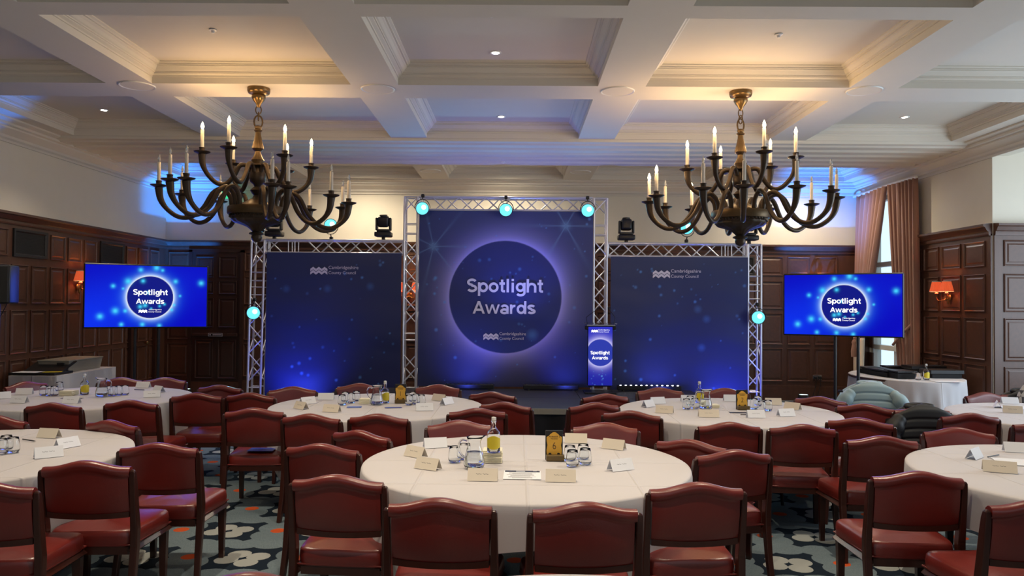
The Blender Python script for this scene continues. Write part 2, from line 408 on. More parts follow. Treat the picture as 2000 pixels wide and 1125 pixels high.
# left wall: A at the near end so that "left to right" runs into the depth
SL = 6.0; c0 = 9.62 - SL
colsL = []; s = c0 - 0.405 * 8
while s + 0.335 < YB - SL: colsL.append((s, s + 0.335)); s += 0.405
k0 = 8
skip = {(k0, 3), (k0 + 1, 3), (k0 + 5, 3), (k0 + 6, 3)}
FL = wainscot(WL, (XL, SL, 0), (XL, YB, 0), colsL, skip)
vent(WL, FL, colsL[k0][0] + .02, colsL[k0 + 1][1] - .02, 2.24, 2.6); vent(WL, FL, colsL[k0 + 5][0] + .02, colsL[k0 + 6][1] - .02, 2.24, 2.6)
# back wall
colsB = [(0.08, 0.47)]
x = 1.46
while x < XR - XL - 0.45: colsB.append((x, x + 0.41)); x += 0.4905
FB = wainscot(WB, (XL, YB, 0), (XR, YB, 0), colsB, {(len(colsB) - 4, 3)})
vent(WB, FB, colsB[-4][0] + .02, colsB[-4][1] - .02, 2.24, 2.58)
vent(WB, FB, colsB[-4][0] + .02, colsB[-4][1] - .02, .1, .22)
FR = wainscot(WR, (XR, 11.98, 0), (XR, YRET, 0), [(0.05, .22), (.30, .70), (.78, 1.26), (1.34, 1.82)])
FT = wainscot(WT, (XR + 0.01, YRET, 0), (XBAY, YRET, 0), [(.12 + .62 * i, .66 + .62 * i) for i in range(3)])
# baseboard for open stretch of the left wall
struct('baseboard_left', MB().box((XL + 0.02, (YF + SL) / 2, 0.12), (0.04, SL - YF, 0.24)), M_wood)

struct('wall_front', MB().box(((XL + XBAY) / 2, YF - 0.1, 1.98), (XBAY - XL + 0.6, 0.2, 3.96)), M_wall)
struct('wall_bay', MB().box((XBAY + 0.1, (YF + YRET) / 2, 1.98), (0.2, YRET - YF, 3.96)), M_wall)

# door in the back wall
dx0, dx1 = XL + 0.53, XL + 1.40
DO = bpy.data.objects.new('door_1', None); C.objects.link(DO); DO['kind'] = 'structure'; DO.location = ((dx0 + dx1) / 2, YB - 0.03, 0)
dw = dx1 - dx0
obj('door_leaf', MB().box((0, 0, 1.3), (dw, 0.05, 2.6)), M_woodd, DO)
fr = MB()
for sx in (-1, 1): fr.box((sx * (dw / 2 + .03), -.01, 1.31), (0.06, 0.08, 2.62))
fr.box((0, -.01, 2.61), (dw + .12, 0.08, 0.06)); obj('door_frame', fr, M_woodd, DO)
for (z0, z1) in ((.3, 1.0), (1.22, 1.75), (1.82, 2.06), (2.12, 2.5)):
    for sx in (-1, 1):
        o = link('door_panel', panel(dw / 2 - .11, z1 - z0, M_woodd), DO); o.matrix_local = Matrix.Translation((sx * (dw / 4 - .01), -.026, (z0 + z1) / 2)) @ Matrix.Rotation(PI / 2, 4, 'X')
pb = obj('push_bar', MB().rbox((0, -.06, 1.09), (dw - .06, 0.05, 0.055), .01), M_woodd, DO)
sg = MB().box((.02, -.088, 1.09), (.25, .006, .05)); sgo = obj('door_sign', sg, M_black, pb)
t = MB()
for q in ((0, .026, .25, .004), (0, -.026, .25, .004), (-.125, 0, .004, .05), (.125, 0, .004, .05)): t.box((.02 + q[0], -.093, 1.09 + q[1]), (q[2], .004, q[3]))
for i in range(9): t.box((-.02 + .018 * i, -.092, 1.09), (.012, .003, .013))
t.box((-.075, -.092, 1.09), (.018, .003, .022)); obj('sign_print', t, M_lett, pb)
# a second door in the left wall near the corner
D2 = bpy.data.objects.new('door_2', None); C.objects.link(D2); D2['kind'] = 'structure'; D2.location = (XL + .05, 13.0, 0)
kn = MB().lathe([(.0, 0), (.012, .0), (.012, .03), (.03, .045), (.035, .06), (.025, .075), (0, .08)], 12, M=Matrix.Translation((.03, 0, .98)) @ Matrix.Rotation(PI / 2, 4, 'Y')); obj('door_knob', kn, M_brassb, D2, 60)
f2 = MB()
for q in (-.42, .42): f2.box((.0, q, 1.06), (.07, .06, 2.12))
f2.box((0, 0, 2.13), (.07, .9, .06)); obj('door_frame', f2, M_woodd, D2)
# window in the right wall with glazing bars and outer frame
W1 = bpy.data.objects.new('window_1', None); C.objects.link(W1); W1['kind'] = 'structure'; W1.location = (XR + 0.1, (WY0 + WY1) / 2, 0)
wf = MB(); ww = WY1 - WY0
for q in (-1, 1): wf.box((0, q * (ww / 2 - .04), 2.0), (0.14, 0.08, 3.2))
for z in (.42, 1.0, 2.42, 3.55): wf.box((0, 0, z), (0.12, ww, 0.08))
wf.box((0, 0, 2.0), (0.08, 0.05, 3.2)); obj('window_frame', wf, M_paint, W1)
for q in (-1, 1):
    for (z0, z1) in ((.46, .96), (1.04, 2.38), (2.46, 3.51)):
        obj('pane', MB().box((0, q * ww / 4, (z0 + z1) / 2), (0.006, ww / 2 - .09, z1 - z0)), M_glass, W1)
rv = MB(); rv.box((-.17, ww / 2 + .03, 1.4), (.14, .06, 2.8)); obj('window_reveal', rv, M_wood, W1)
for z0, z1 in ((.35, .9), (.98, 1.5)): obj('shutter_panel', MB().box((-.12, ww / 2 - .10, (z0 + z1) / 2), (.02, .16, z1 - z0)), M_wood, W1)

# ------------------------------------------------------------------ curtains
def drape(path0, path1, z0, z1, n, amp, folds, mt, pinch=None, parent=None, name='drape'):
    """a hanging cloth whose top line is path0 and bottom line path1 (XY pairs), with folds"""
    def fn(u, v):
        z = z1 + (z0 - z1) * v
        a = Vector(path0[0]).lerp(Vector(path1[0]), v); b = Vector(path0[1]).lerp(Vector(path1[1]), v)
        if pinch:
            vp, k = pinch; g = math.exp(-((v - vp) / .12) ** 2) * k; mid = (a * .2 + b * .8); a = a.lerp(mid, g); b = b.lerp(mid, g)
        p = a.lerp(b, u); nn = Vector((-(b - a).y, (b - a).x)).normalized()
        o = amp * math.sin(u * folds * 2 * PI + .6 * math.sin(v * 3)) + amp * .35 * math.sin(u * folds * 4.3 * PI + 2)
        return (p.x + nn.x * o, p.y + nn.y * o, z)
    o = obj(name, MB().grid(fn, n, 24), mt, parent, 180)
    sm = o.modifiers.new('thick', 'SOLIDIFY'); sm.thickness = 0.008
    return o
cu = thing('curtain', 'far brown curtain panel left of the window gap, gathered low with a tassel', 'curtain', (0, 0, 0))
drape([(XR - .10, 13.8), (XR - .20, 12.50)], [(XR - .12, 13.82), (XR - .22, 13.30)], 1.15, 3.66, 60, .045, 7, M_curtain, None, cu)
drape([(XR - .12, 13.82), (XR - .22, 13.30)], [(XR - .1, 13.84), (XR - .42, 13.0)], .02, 1.15, 40, .04, 5, M_lining, None, cu, 'lining')
tb = MB(); tb.tube([(XR - .1, 13.84, 1.22), (XR - .24, 13.6, 1.14), (XR - .30, 13.42, 1.14)], .025, 8)
tt = obj('tieback', tb, M_curtain, cu, 60)
ts = MB().lathe([(.0, .0), (.045, 0), (.05, .1), (.035, .2), (.03, .22), (.04, .25), (.02, .3), (0, .31)], 12, (XR - .33, 13.42, .82)); obj('tassel', ts, M_curtain, tt, 60)
c2 = thing('curtain', 'nearer brown curtain panel right of the window gap, hanging straight to the wood', 'curtain', (0, 0, 0))
drape([(XR - .20, 12.46), (XR - .12, 11.70)], [(XR - .22, 11.98), (XR - .12, 11.68)], .02, 3.66, 60, .045, 7, M_curtain, None, c2)
tp = MB().tube([(XR - .08, 11.72, 1.55), (XR - .26, 11.85, 1.30), (XR - .30, 12.1, 1.10)], .02, 8); obj('tieback', tp, M_curtain, c2, 60)
pel = MB().tube([(XR - .15, 11.66, 3.67), (XR - .15, 13.84, 3.67)], .02, 8); tag(obj('curtain_pole', pel, M_paint, None, 60), 'pole at cornice height from which the brown curtains hang', 'curtain pole')

# ------------------------------------------------------------------ ceiling fittings
DLC = (1, .84, .62)
def downlight(p, label, lit=True, energy=60, cone=110):
    t_ = thing('downlight', label, 'ceiling light', p, 0, 'recessed ceiling spotlights')
    obj('trim_ring', MB().lathe([(.030, -.002), (.052, -.006), (.056, 0), (.056, .01)], 20), M_white, t_, 60)
    obj('lamp', MB().lathe([(0, -.004), (.036, -.004), (.036, .004), (0, .004)], 16), M_down if lit else M_white, t_)
    if lit: lamp('downlight_beam', 'SPOT', (p[0], p[1], p[2] - .02), energy, DLC, .04, (p[0], p[1], 0), cone, .8)
ZP = ZC + COF - .004
for (px, py, l) in ((968, 103, 'lit spotlight in the centre coffer nearer the camera'), (979, 228, 'lit spotlight in the centre coffer nearer the stage'),
                    (203, 215, 'lit spotlight in the far left coffer beside the left wall'), (1767, 229, 'lit spotlight in the far right coffer above the right wall')):
    downlight(onz(px, py, ZP), l)
for (px, py, l) in ((705, 322, 'small lit spotlight above the stage left of the centre banner'), (988, 323, 'small lit spotlight above the middle of the centre banner'), (1567, 325, 'small lit spotlight above the stage right of the right chandelier')):
    p = onz(px, py, ZP); downlight((p.x, 12.85, ZP), l, True, 150, 165)
downlight((2.3, 4.6, ZP), 'lit spotlight in a nearer coffer out of view', True, 190); downlight((-2.6, 4.6, ZP), 'lit spotlight in a nearer coffer on the left', True, 190)
downlight((-.2, 4.6, ZP), 'lit spotlight in the coffer above the middle table', True, 105); downlight((-.2, 2.4, ZP), 'lit spotlight over the nearest table', True, 170)
downlight((-5.1, 6.8, ZP), 'lit spotlight over the left tables', True, 60); downlight((5.0, 6.8, ZP), 'lit spotlight over the right tables', True, 60)
for (px, py, l) in ((268, 167, 'round white ceiling speaker on the beam crossing at the far left'), (738, 174, 'round white ceiling speaker right of the left chandelier'),
                    (1206, 178, 'round white ceiling speaker left of the right chandelier'), (1688, 177, 'round white ceiling speaker right of the right chandelier')):
    t_ = thing('ceiling_speaker', l, 'speaker', onz(px, py, ZC - .001), 0, 'ceiling speakers')
    obj('rim', MB().lathe([(.155, -.002), (.17, -.010), (.178, 0)], 28), M_white, t_, 60)
    obj('mesh_cover', MB().lathe([(0, -.006), (.156, -.005), (.156, 0), (0, 0)], 28), M_ceil, t_)
for x, l in ((-1.46, 'small speaker under the beam above the left end of the centre truss'), (1.04, 'small speaker under the beam above the right end of the centre truss')):
    t_ = thing('ceiling_speaker', l, 'speaker', (x, 12.75, ZC - .001), 0, 'stage ceiling speakers')
    obj('rim', MB().lathe([(.155, -.002), (.17, -.010), (.178, 0)], 28), M_white, t_, 60)
    obj('mesh_cover', MB().lathe([(0, -.006), (.156, -.005), (.156, 0), (0, 0)], 28), M_ceil, t_)
for px, py, zz, l in ((416, 58, ZP, 'small smoke sensor in the coffer above the left chandelier'), (1521, 67, ZP, 'small smoke sensor in the coffer above the right chandelier'), (983, 316, 3.835, 'small sensor under the stepped header above the stage'), (960, 27, ZP, 'small sensor in the centre coffer at the top edge')):
    t_ = thing('smoke_sensor', l, 'sensor', onz(px, py, zz)); obj('sensor_cap', MB().lathe([(0, -.03), (.012, -.03), (.016, -.012), (.034, -.008), (.034, 0)], 12), M_white, t_, 60)

# ------------------------------------------------------------------ chandeliers
ring_mesh = MB().tube([(.028 * math.cos(a), 0, .045 * math.sin(a)) for a in [2 * PI * i / 14 for i in range(14)]], .006, 6, closed=True).mesh('chain_link', M_brass, 60)
def arm_pts(P, n=34):
    # catmull-rom through P
    out = []; Q = [P[0]] + list(P) + [P[-1]]
    for i in range(1, len(Q) - 2):
        for k in range(6):
            t = k / 6; a, b, c, d = [Vector(q) for q in Q[i - 1:i + 3]]
            out.append(.5 * ((2 * b) + (c - a) * t + (2 * a - 5 * b + 4 * c - d) * t * t + (3 * b - a - 3 * c + d) * t ** 3))
    out.append(Vector(Q[-2])); return out
LOW = [(.25, 0, 2.62), (.27, 0, 2.76), (.35, 0, 2.83), (.44, 0, 2.78), (.53, 0, 2.62), (.64, 0, 2.52), (.76, 0, 2.50), (.87, 0, 2.56), (.935, 0, 2.65), (.955, 0, 2.765)]
UPP = [(.07, 0, 3.03), (.11, 0, 3.09), (.18, 0, 3.08), (.23, 0, 2.98), (.31, 0, 2.88), (.40, 0, 2.87), (.49, 0, 2.94), (.54, 0, 3.03), (.55, 0, 3.135)]
def arm_mesh(P, name, dz):
    P = [(r * .972, y, z + dz * (r / P[-1][0]) ** 2) for r, y, z in P]; pts = arm_pts(P); n = len(pts)
    rad = [.023 + .0 * i for i in range(n)]
    for i in range(n):
        q = i / (n - 1)
        if q > .8: rad[i] = .023 + (q - .8) / .2 * .016
    return MB().tube(pts, rad, 10).mesh(name, M_bronze, 60), P[-1]
cup_mb = MB().lathe([(0, -.012), (.03, -.012), (.075, .008), (.082, .016), (.078, .018), (.03, .006), (.027, .01), (.027, .05), (.031, .052), (.031, .058), (0, .058)], 18).mesh('drip_pan', M_bronze, 50)
candle_me = MB().lathe([(0, .05), (.0175, .05), (.0165, .24), (.010, .247), (0, .247)], 12).mesh('candle', M_candle, 50)
flame_prof = [(0, .245), (.009, .247), (.0155, .262), (.0165, .275), (.011, .297), (.004, .315), (0, .32)]
flame_on = MB().lathe(flame_prof, 10).mesh('bulb', M_bulb, 60); flame_off = MB().lathe([(r * .8, z) for r, z in flame_prof], 10).mesh('bulb', M_bulboff, 60)
def chandelier(cx, cy, label, low, upp, litlow, tl, tu):
    t_ = thing('chandelier', label, 'chandelier', (cx, cy, 0))
    obj('ceiling_rose', MB().lathe([(0, 3.70), (.012, 3.70), (.03, 3.74), (.055, 3.77), (.07, 3.80), (.07, 3.82), (.06, 3.83), (.105, 3.845), (.115, 3.87), (.115, 3.898), (0, 3.898)], 28), M_brassb, t_, 50)
    for i, z in enumerate((3.675, 3.61, 3.55)):
        o = link('chain_link', ring_mesh, t_, (0, 0, z), (0, 0, (i % 2) * PI / 2 + .4)); o.scale = (1 + .5 * (i == 2),) * 3
    st = [(0, 3.51), (.025, 3.51), (.036, 3.495), (.036, 3.475), (.03, 3.46), (.042, 3.45), (.042, 3.44), (.028, 3.42), (.03, 3.38), (.042, 3.30), (.058, 3.22), (.06, 3.19), (.045, 3.165), (.03, 3.15),
          (.032, 3.10 + .02), (.05, 3.06), (.066, 3.03), (.06, 2.98 + .03), (.05, 2.97)]
    st = [(r, 3.51 - (3.51 - z) * .74) for r, z in st]
    o = obj('turned_stem', MB().lathe(st, 24, flute=(8, 17, 12, .08)), M_brass, t_, 40)
    hub = [(0, 3.14), (.03, 3.14), (.045, 3.12), (.10, 3.10), (.105, 3.09), (.06, 3.08), (.075, 3.04), (.085, 2.98), (.075, 2.93), (.04, 2.90), (.03, 2.88), (.055, 2.86), (.072, 2.84), (.055, 2.81), (.035, 2.79), (.05, 2.76), (.12, 2.72), (.21, 2.68), (.22, 2.66), (0, 2.66)]
    obj('upper_hub', MB().lathe(hub, 28, flute=(15, 17, 14, .05)), M_bronze, t_, 50)
    obj('band_ring', MB().lathe([(.20, 2.665), (.285, 2.665), (.292, 2.65), (.292, 2.60), (.285, 2.585), (.20, 2.585)], 36), M_brass, t_, 40)
    bowl = [(.20, 2.60), (.262, 2.59), (.262, 2.565), (.25, 2.555), (.258, 2.53), (.262, 2.505), (.235, 2.465), (.16, 2.43), (.10, 2.395), (.065, 2.35), (.045, 2.32), (.04, 2.30), (0, 2.30)]
    cz_ = lambda z: z if z > 2.585 else 2.585 - (2.585 - z) * .64
    bowl = [(r, cz_(z)) for r, z in bowl]
    obj('lower_bowl', MB().lathe(bowl, 48, flute=(4, 9, 16, .09)), M_bronze, t_, 50)
    obj('finial', MB().lathe([(r, z + .105) for r, z in [(0, 2.31), (.04, 2.31), (.072, 2.30), (.078, 2.285), (.05, 2.275), (.055, 2.25), (.045, 2.22), (.02, 2.205), (0, 2.20)]], 20, flute=(2, 6, 10, .08)), M_bronze, t_, 50)
    bd = MB()
    for i in range(44):
        a = 2 * PI * i / 44; bd.tube([(.262 * math.cos(a), .262 * math.sin(a), 2.583), (.266 * math.cos(a + .06), .266 * math.sin(a + .06), 2.558)], .0085, 5)
    tag(obj('beading', bd, M_bronze, t_, 60), kind='stuff')
    for P, angs, tilt, lit in ((LOW, low, tl, litlow), (UPP, upp, tu, upp)):
        for a in angs:
            # angle 0 = towards the camera, 90 = to the right
            w_ = R_(a) - PI / 2 - math.atan2(cx, cy); me, tip = arm_mesh(P, 'arm', tilt * math.sin(R_(a)))
            o = link('arm', me, t_, None, (0, 0, w_)); tz = Vector((tip[0], 0, tip[2] + .01))
            cp = link('drip_pan', cup_mb, o, tz); ca = link('candle', candle_me, o, tz)
            # children of the arm: pan, candle and bulb
            on = a in lit; bu = link('bulb', flame_on if on else flame_off, o, tz)
            if on:
                p = Vector((cx + math.cos(w_) * tip[0], cy + math.sin(w_) * tip[0], tip[2] + .30))
                lamp('candle_glow', 'POINT', p, 6.2, (1, .62, .27), .03)
chandelier(-2.687, 7.88, 'brass chandelier on the left, only its upper tier of candles lit', [8, 17, 48, 78, 106, 142, 175, 205, 235, 270, 303, 318], [330, 28, 90, 145, 208, 270], [], -.055, -.045)
chandelier(2.285, 7.88, 'brass chandelier on the right, upper tier and left candles lit', [2, 32, 62, 95, 128, 160, 190, 215, 240, 270, 300, 339], [333, 24, 90, 145, 203, 270], [160, 190, 215, 270, 300], .0, .04)

# ------------------------------------------------------------------ stage and truss
SY0, SY1, SZ = 9.56, 11.72, .40
sg = thing('stage', 'low black stage platform with a grey front edge under the banners', 'stage', (0, 0, 0))
for i in range(3):
    for j in range(2):
        x0 = -2.65 + 5.3 / 3 * i; yy = SY0 + (SY1 - SY0) / 2 * j
        obj('deck_board', MB().box((x0 + 5.3 / 6, yy + (SY1 - SY0) / 4, SZ - .03), (5.3 / 3 - .008, (SY1 - SY0) / 2 - .008, .06)), M_stage, sg)
obj('edge_strip', MB().box((0, SY0 - .012, SZ - .035), (5.3, .02, .07)), M_metalbox, sg)
def sk(u, v): return (-2.65 + 5.3 * u, SY0 - .0 + .012 * math.sin(u * 90), (SZ - .07) * (1 - v))
obj('skirt', MB().grid(sk, 240, 2), M_skirt, sg, 180)
obj('frame', MB().box((0, (SY0 + SY1) / 2 + .05, .17), (5.2, SY1 - SY0 - .1, .34)), M_blackm, sg)

brace_me = MB().tube([(0, 0, 0), (0, 0, 1)], 1.0, 6).mesh('brace', M_alu, 60)
def truss(label, p0, p1, u, nladder=()):
    """box truss from p0 to p1; u = in-plane width direction; depth is +Y"""
    p0 = Vector(p0); p1 = Vector(p1); u = Vector(u).normalized(); W = .20; D = Vector((0, .20, 0))
    t_ = thing('truss', label, 'truss', p0, 0, None); d = p1 - p0; L = d.length; dn = d / L
    corners = {(s, k): u * (W / 2 * s) + D * k for s in (-1, 1) for k in (0, 1)}
    for c_ in corners.values(): obj('chord', MB().tube([c_, c_ + d], .0185, 10), M_alu, t_, 60)
    def br(a, b, r=.0105):
        v = b - a; o = link('brace', brace_me, t_, a, v.to_track_quat('Z', 'Y').to_euler()); o.scale = (r, r, v.length)
    for s in [x for x in nladder]:
        for k in (0, 1): br(corners[(-1, k)] + dn * s, corners[(1, k)] + dn * s, .009)
    n = max(2, round(L / .215)); st = L / n
    for i in range(n):
        a = dn * (st * i); b = dn * (st * (i + 1))
        if any(st * i - .02 <= q <= st * (i + 1) + .02 for q in nladder): continue
        s = 1 if i % 2 else -1
        br(corners[(s, 0)] + a, corners[(-s, 0)] + b); br(corners[(-s, 1)] + a, corners[(s, 1)] + b)
        if i % 2 == 0:
            for q in (-1, 1): br(corners[(q, 0)] + a, corners[(q, 1)] + b)
    for e in (0, L):
        for k in (0, 1): br(corners[(-1, k)] + dn * e, corners[(1, k)] + dn * e, .012)
        for q in (-1, 1): br(corners[(q, 0)] + dn * e, corners[(q, 1)] + dn * e, .012)
    return t_
TD = 11.84
def tp(px, py): return atd(px, py, TD)
X = (1, 0, 0); Z = (0, 0, 1)
cl0 = tp(803, 397); cr0 = tp(1173, 400); zt = (cl0.z + cr0.z) / 2; xl = cl0.x; xr = cr0.x
fl = .02
truss('left upright of the tall centre truss', (xl, TD, fl), (xl, TD, zt + .1), X, (.35, 1.1, 1.2, 2.75, 2.9))
truss('right upright of the tall centre truss, behind the lectern', (xr, TD, fl), (xr, TD, zt + .1), X, (.35, 1.1, 1.2, 2.75, 2.9))
truss('top beam of the tall centre truss carrying three cyan lamps', (xl + .12, TD, zt), (xr - .12, TD, zt), Z, (.05,))
lw = tp(504, 482); rw = tp(1474, 490); zw = tp(650, 482).z
lwb = tp(500, 700).x
truss('far left truss upright with a cyan lamp at mid height', (lwb - .03, TD, fl), (lw.x, TD, zw + .1), X, (.35, 2.13, 2.0, 1.9, 1.78))
truss('top beam of the left wing truss', (lw.x + .12, TD, zw), (xl - .12, TD, zw), Z, (.35, .45))
zw2 = tp(1330, 489).z
truss('far right truss upright with a cyan lamp at mid height', (rw.x, TD, fl), (rw.x, TD, zw2 + .1), X, (.35, 2.13, 2.0, 1.9, 1.78))
truss('top beam of the right wing truss', (xr + .12, TD, zw2), (rw.x - .12, TD, zw2), Z, (1.8, 1.9))
for i, (x, l) in enumerate(((lwb - .03, 'steel base plate under the far left truss upright'), (rw.x, 'steel base plate under the far right truss upright'), (xl, 'steel base plate under the left centre upright'), (xr, 'steel base plate under the right centre upright'))):
    tag(obj('base_plate', MB().rbox((x, TD + .1, .009), (.4, .4, .018), .004, 1), M_alu), l, 'base plate')

# ---- printed banners
def disc_mask(r, R, e): return np.clip((R - r) / e + .5, 0, 1)
def dots(U, V, pts, col):
    for (x, y, r, s) in pts:
        d = np.hypot(U - x, V - y); mk = np.clip(1.25 - d / r, 0, 1) * s
        for c in range(3): col[..., c] += (col_dot[c] - col[..., c]) * np.clip(mk, 0, 1)
col_dot = srgb(90, 150, 225)
def banner(name, label, x0, x1, z0, z1, y, fn, step=.011, mt=None, cat='banner', parent=None, wr=.006):
    W, H = x1 - x0, z1 - z0; nu, nv = int(W / step), int(H / step)
    u = np.linspace(0, W, nu + 1); v = np.linspace(0, H, nv + 1); U, V = np.meshgrid(u, v)
    col = fn(U, V, W, H)
    Yd = wr * (np.sin(V * 7 + U * 1.3) * .5 + np.sin(U * 5.1 - V * 3) * .4 + np.sin(V * 17 + np.sin(U * 3) * 2) * .25) if wr else 0 * U
    co = np.stack([x0 + U, y + Yd, z0 + V], -1).reshape(-1, 3)
    me = bpy.data.meshes.new(name); idx = np.arange((nu + 1) * (nv + 1)).reshape(nv + 1, nu + 1)
    f = np.stack([idx[:-1, :-1], idx[:-1, 1:], idx[1:, 1:], idx[1:, :-1]], -1).reshape(-1, 4)
    me.from_pydata(co.tolist(), [], f.tolist()); me.shade_smooth()
    ca = me.color_attributes.new('print', 'FLOAT_COLOR', 'POINT'); ca.data.foreach_set('color', np.concatenate([col, np.ones(col.shape[:2] + (1,))], -1).reshape(-1).astype(np.float32))
    me.materials.append(mt or M_printm)
    o = link(name, me, parent)
    if label: tag(o, label, cat)
    return o
def base_grad(U, V, W, H, top, bot):
    t = np.clip(V / H, 0, 1)[..., None]; n = (.5 + .25 * np.sin(U * 1.7 + 1) + .25 * np.sin(V * 1.9 - U * .8))[..., None]
    return np.array(bot) * (1 - t) + np.array(top) * t + n * np.array([.004, .008, .02])
rnd = random.Random(11)
def rdots(n, W, H, r0=.008, r1=.03, lo=0.0):
    return [(rnd.uniform(.05, W - .05), rnd.uniform(lo, H - .1), rnd.uniform(r0, r1) ** 1.0, rnd.uniform(.25, .8)) for _ in range(n)]
bz0, bz1 = SZ + .02, tp(988, 413).z
bx0, bx1 = tp(818, 600).x, tp(1157, 600).x
cc = tp(987, 580); CR = 109.5 / 1500 * TD
def fn_main(U, V, W, H):
    col = base_grad(U, V, W, H, srgb(34, 52, 106), srgb(16, 24, 70)); x, y = cc.x - bx0, cc.z - bz0
    r = np.hypot(U - x, V - y); g = np.clip(np.exp(-(r - CR) / .13), 0, 1) * .8 + .16 * np.exp(-np.clip(r - CR, 0, 9) / .34)
    for c, k in enumerate(srgb(172, 168, 250)): col[..., c] += (k - col[..., c]) * np.clip(g, 0, 1) * .9
    for sx, sy, n in ((.22, H - .55, 7), (W - .42, H - .22, 6)):
        a = np.arctan2(V - sy, U - sx); q = np.hypot(U - sx, V - sy)
        ry = (np.abs(np.cos(a * n / 2)) ** 60) * np.exp(-q / .28) * .6 + np.exp(-(q / .07) ** 2) * .5
        for c, k in enumerate(srgb(120, 165, 210)): col[..., c] += (k - col[..., c]) * np.clip(ry, 0, .8)
    dots(U, V, rdots(60, W, H), col)
    ins = np.stack([np.full_like(U, q) for q in srgb(30, 44, 108)], -1) + (np.clip((y - V) / CR, 0, 1) * .25)[..., None] * np.array([.02, .05, .30])
    dots(U, V, [(x + rnd.uniform(-.7, .7), y + rnd.uniform(-.7, .7), rnd.uniform(.008, .03), .35) for _ in range(26)] + [(x + .42, y - .58, .09, .4)], ins)
    mk = disc_mask(r, CR, .012)[..., None]
    return col * (1 - mk) + ins * mk
bm_ = banner('banner', 'tall centre banner with a glowing disc reading Spotlight Awards', bx0, bx1, bz0, bz1, TD - .035, fn_main, .01)
def frontM(x, y, z, s=1.0): return Matrix.Translation((x, y, z)) @ Matrix.Rotation(PI / 2, 4, 'X')

# bold sans lettering drawn as flat strokes (em units: x-height .52, capitals .72)
def arc(cx, cz, rx, rz, a0, a1, n=14): return [(cx + rx * math.cos(R_(a0 + (a1 - a0) * i / n)), cz + rz * math.sin(R_(a0 + (a1 - a0) * i / n))) for i in range(n + 1)]
SWD = .130; hs = SWD / 2; XH = .53; CP = .73; bo = .5 * (XH + .01)
GLY = {
 'S': (.60, [arc(.30, .535, .205, .135, 25, 268, 20) + arc(.30, .205, .215, .145, 88, -155, 20)]),
 'p': (.58, [[(hs + .02, -.20), (hs + .02, XH)], arc(.315, XH / 2, .19, .205, 0, 360, 26)]),
 'o': (.58, [arc(.29, XH / 2, .205, .205, 0, 360, 26)]),
 't': (.34, [[(.17, XH + .16), (.17, .14)] + arc(.25, .12, .08, .06, 180, 275, 6) + [(.33, .06)], [(.02, XH - .055), (.32, XH - .055)]]),
 'l': (.27, [[(.135, 0), (.135, CP)]]),
 'i': (.27, [[(.135, 0), (.135, XH)], [(.135, CP - .12), (.135, CP)]]),
 'g': (.59, [arc(.28, XH / 2 + .015, .185, .19, 0, 360, 26), [(.50, XH), (.50, .02)] + arc(.29, -.01, .21, .14, 0, -150, 14)]),
 'h': (.59, [[(hs + .025, 0), (hs + .025, CP)], [(hs + .025, .25)] + arc(.30, .30, .19, .165, 165, 0, 12) + [(.49, 0)]]),
 'A': (.70, [[(.07, 0), (.35, CP - .02)], [(.35, CP - .02), (.63, 0)], [(.17, .22), (.53, .22)]]),
 'w': (.84, [[(.06, XH), (.23, .0)], [(.23, .0), (.42, XH)], [(.42, XH), (.61, .0)], [(.61, .0), (.78, XH)]]),
 'a': (.55, [arc(.26, .145, .175, .105, 0, 360, 20), [(.44, .0), (.44, .34)] + arc(.27, .345, .17, .125, 0, 160, 12)]),
 'r': (.39, [[(hs + .025, 0), (hs + .025, XH)], [(hs + .025, .27)] + arc(.30, .28, .19, .175, 170, 80, 8)]),
 'd': (.59, [[(.50, 0), (.50, CP)], arc(.27, XH / 2, .19, .205, 0, 360, 26)]),
 's': (.53, [arc(.26, .385, .165, .085, 20, 262, 16) + arc(.26, .150, .18, .090, 85, -155, 16)]),
}
_hd = {}
def headline(word, mt):
    k = (word, mt.name)
    if k in _hd: return _hd[k]
    m_ = MB(); x0 = 0; kk = 0
    for ch in word:
        adv, strokes = GLY[ch]
        for st in strokes:
            n = len(st); L = []; 
            closed = math.hypot(st[0][0] - st[-1][0], st[0][1] - st[-1][1]) < 1e-4
            for i in range(n):
                p, q = (st[i - 1] if i else (st[-2] if closed else st[0])), (st[i + 1] if i < n - 1 else (st[1] if closed else st[-1]))
                dx, dz = q[0] - p[0], q[1] - p[1]; l = math.hypot(dx, dz) or 1; nx, nz = -dz / l * hs, dx / l * hs
                if ch in 'Aw' and abs(dx) > 1e-6 and abs(dz) > 1e-6: nx, nz = math.copysign(hs * (1.02 if ch == 'A' else .84), -dz), 0
                L.append((x0 + st[i][0] + nx, st[i][1] + nz)); L.append((x0 + st[i][0] - nx, st[i][1] - nz))
            kk += 1; vs = [(x, z, kk * .0012) for x, z in L]
            m_.add(vs, [(2 * i, 2 * i + 1, 2 * i + 3, 2 * i + 2) for i in range(n - 1)])
        x0 += adv
    m_.v = [(x - x0 / 2, z, q) for x, z, q in m_.v]
    me = bpy.data.meshes.new('headline'); me.from_pydata(m_.v, [], m_.f); me.materials.append(mt); _hd[k] = (me, x0 - .06); return _hd[k]
def head(word, wm, M, mt, parent):
    me, w_ = headline(word, mt); o = bpy.data.objects.new('lettering', me); C.objects.link(o); o.parent = parent; o.matrix_local = M @ Matrix.Scale(wm / w_, 4); return o
def head_px(word, wpx, px, py, parent, y, mt):
    p = atd(px, py, y); return head(word, wpx / 1500 * y, frontM(p.x, y, p.z), mt, parent)
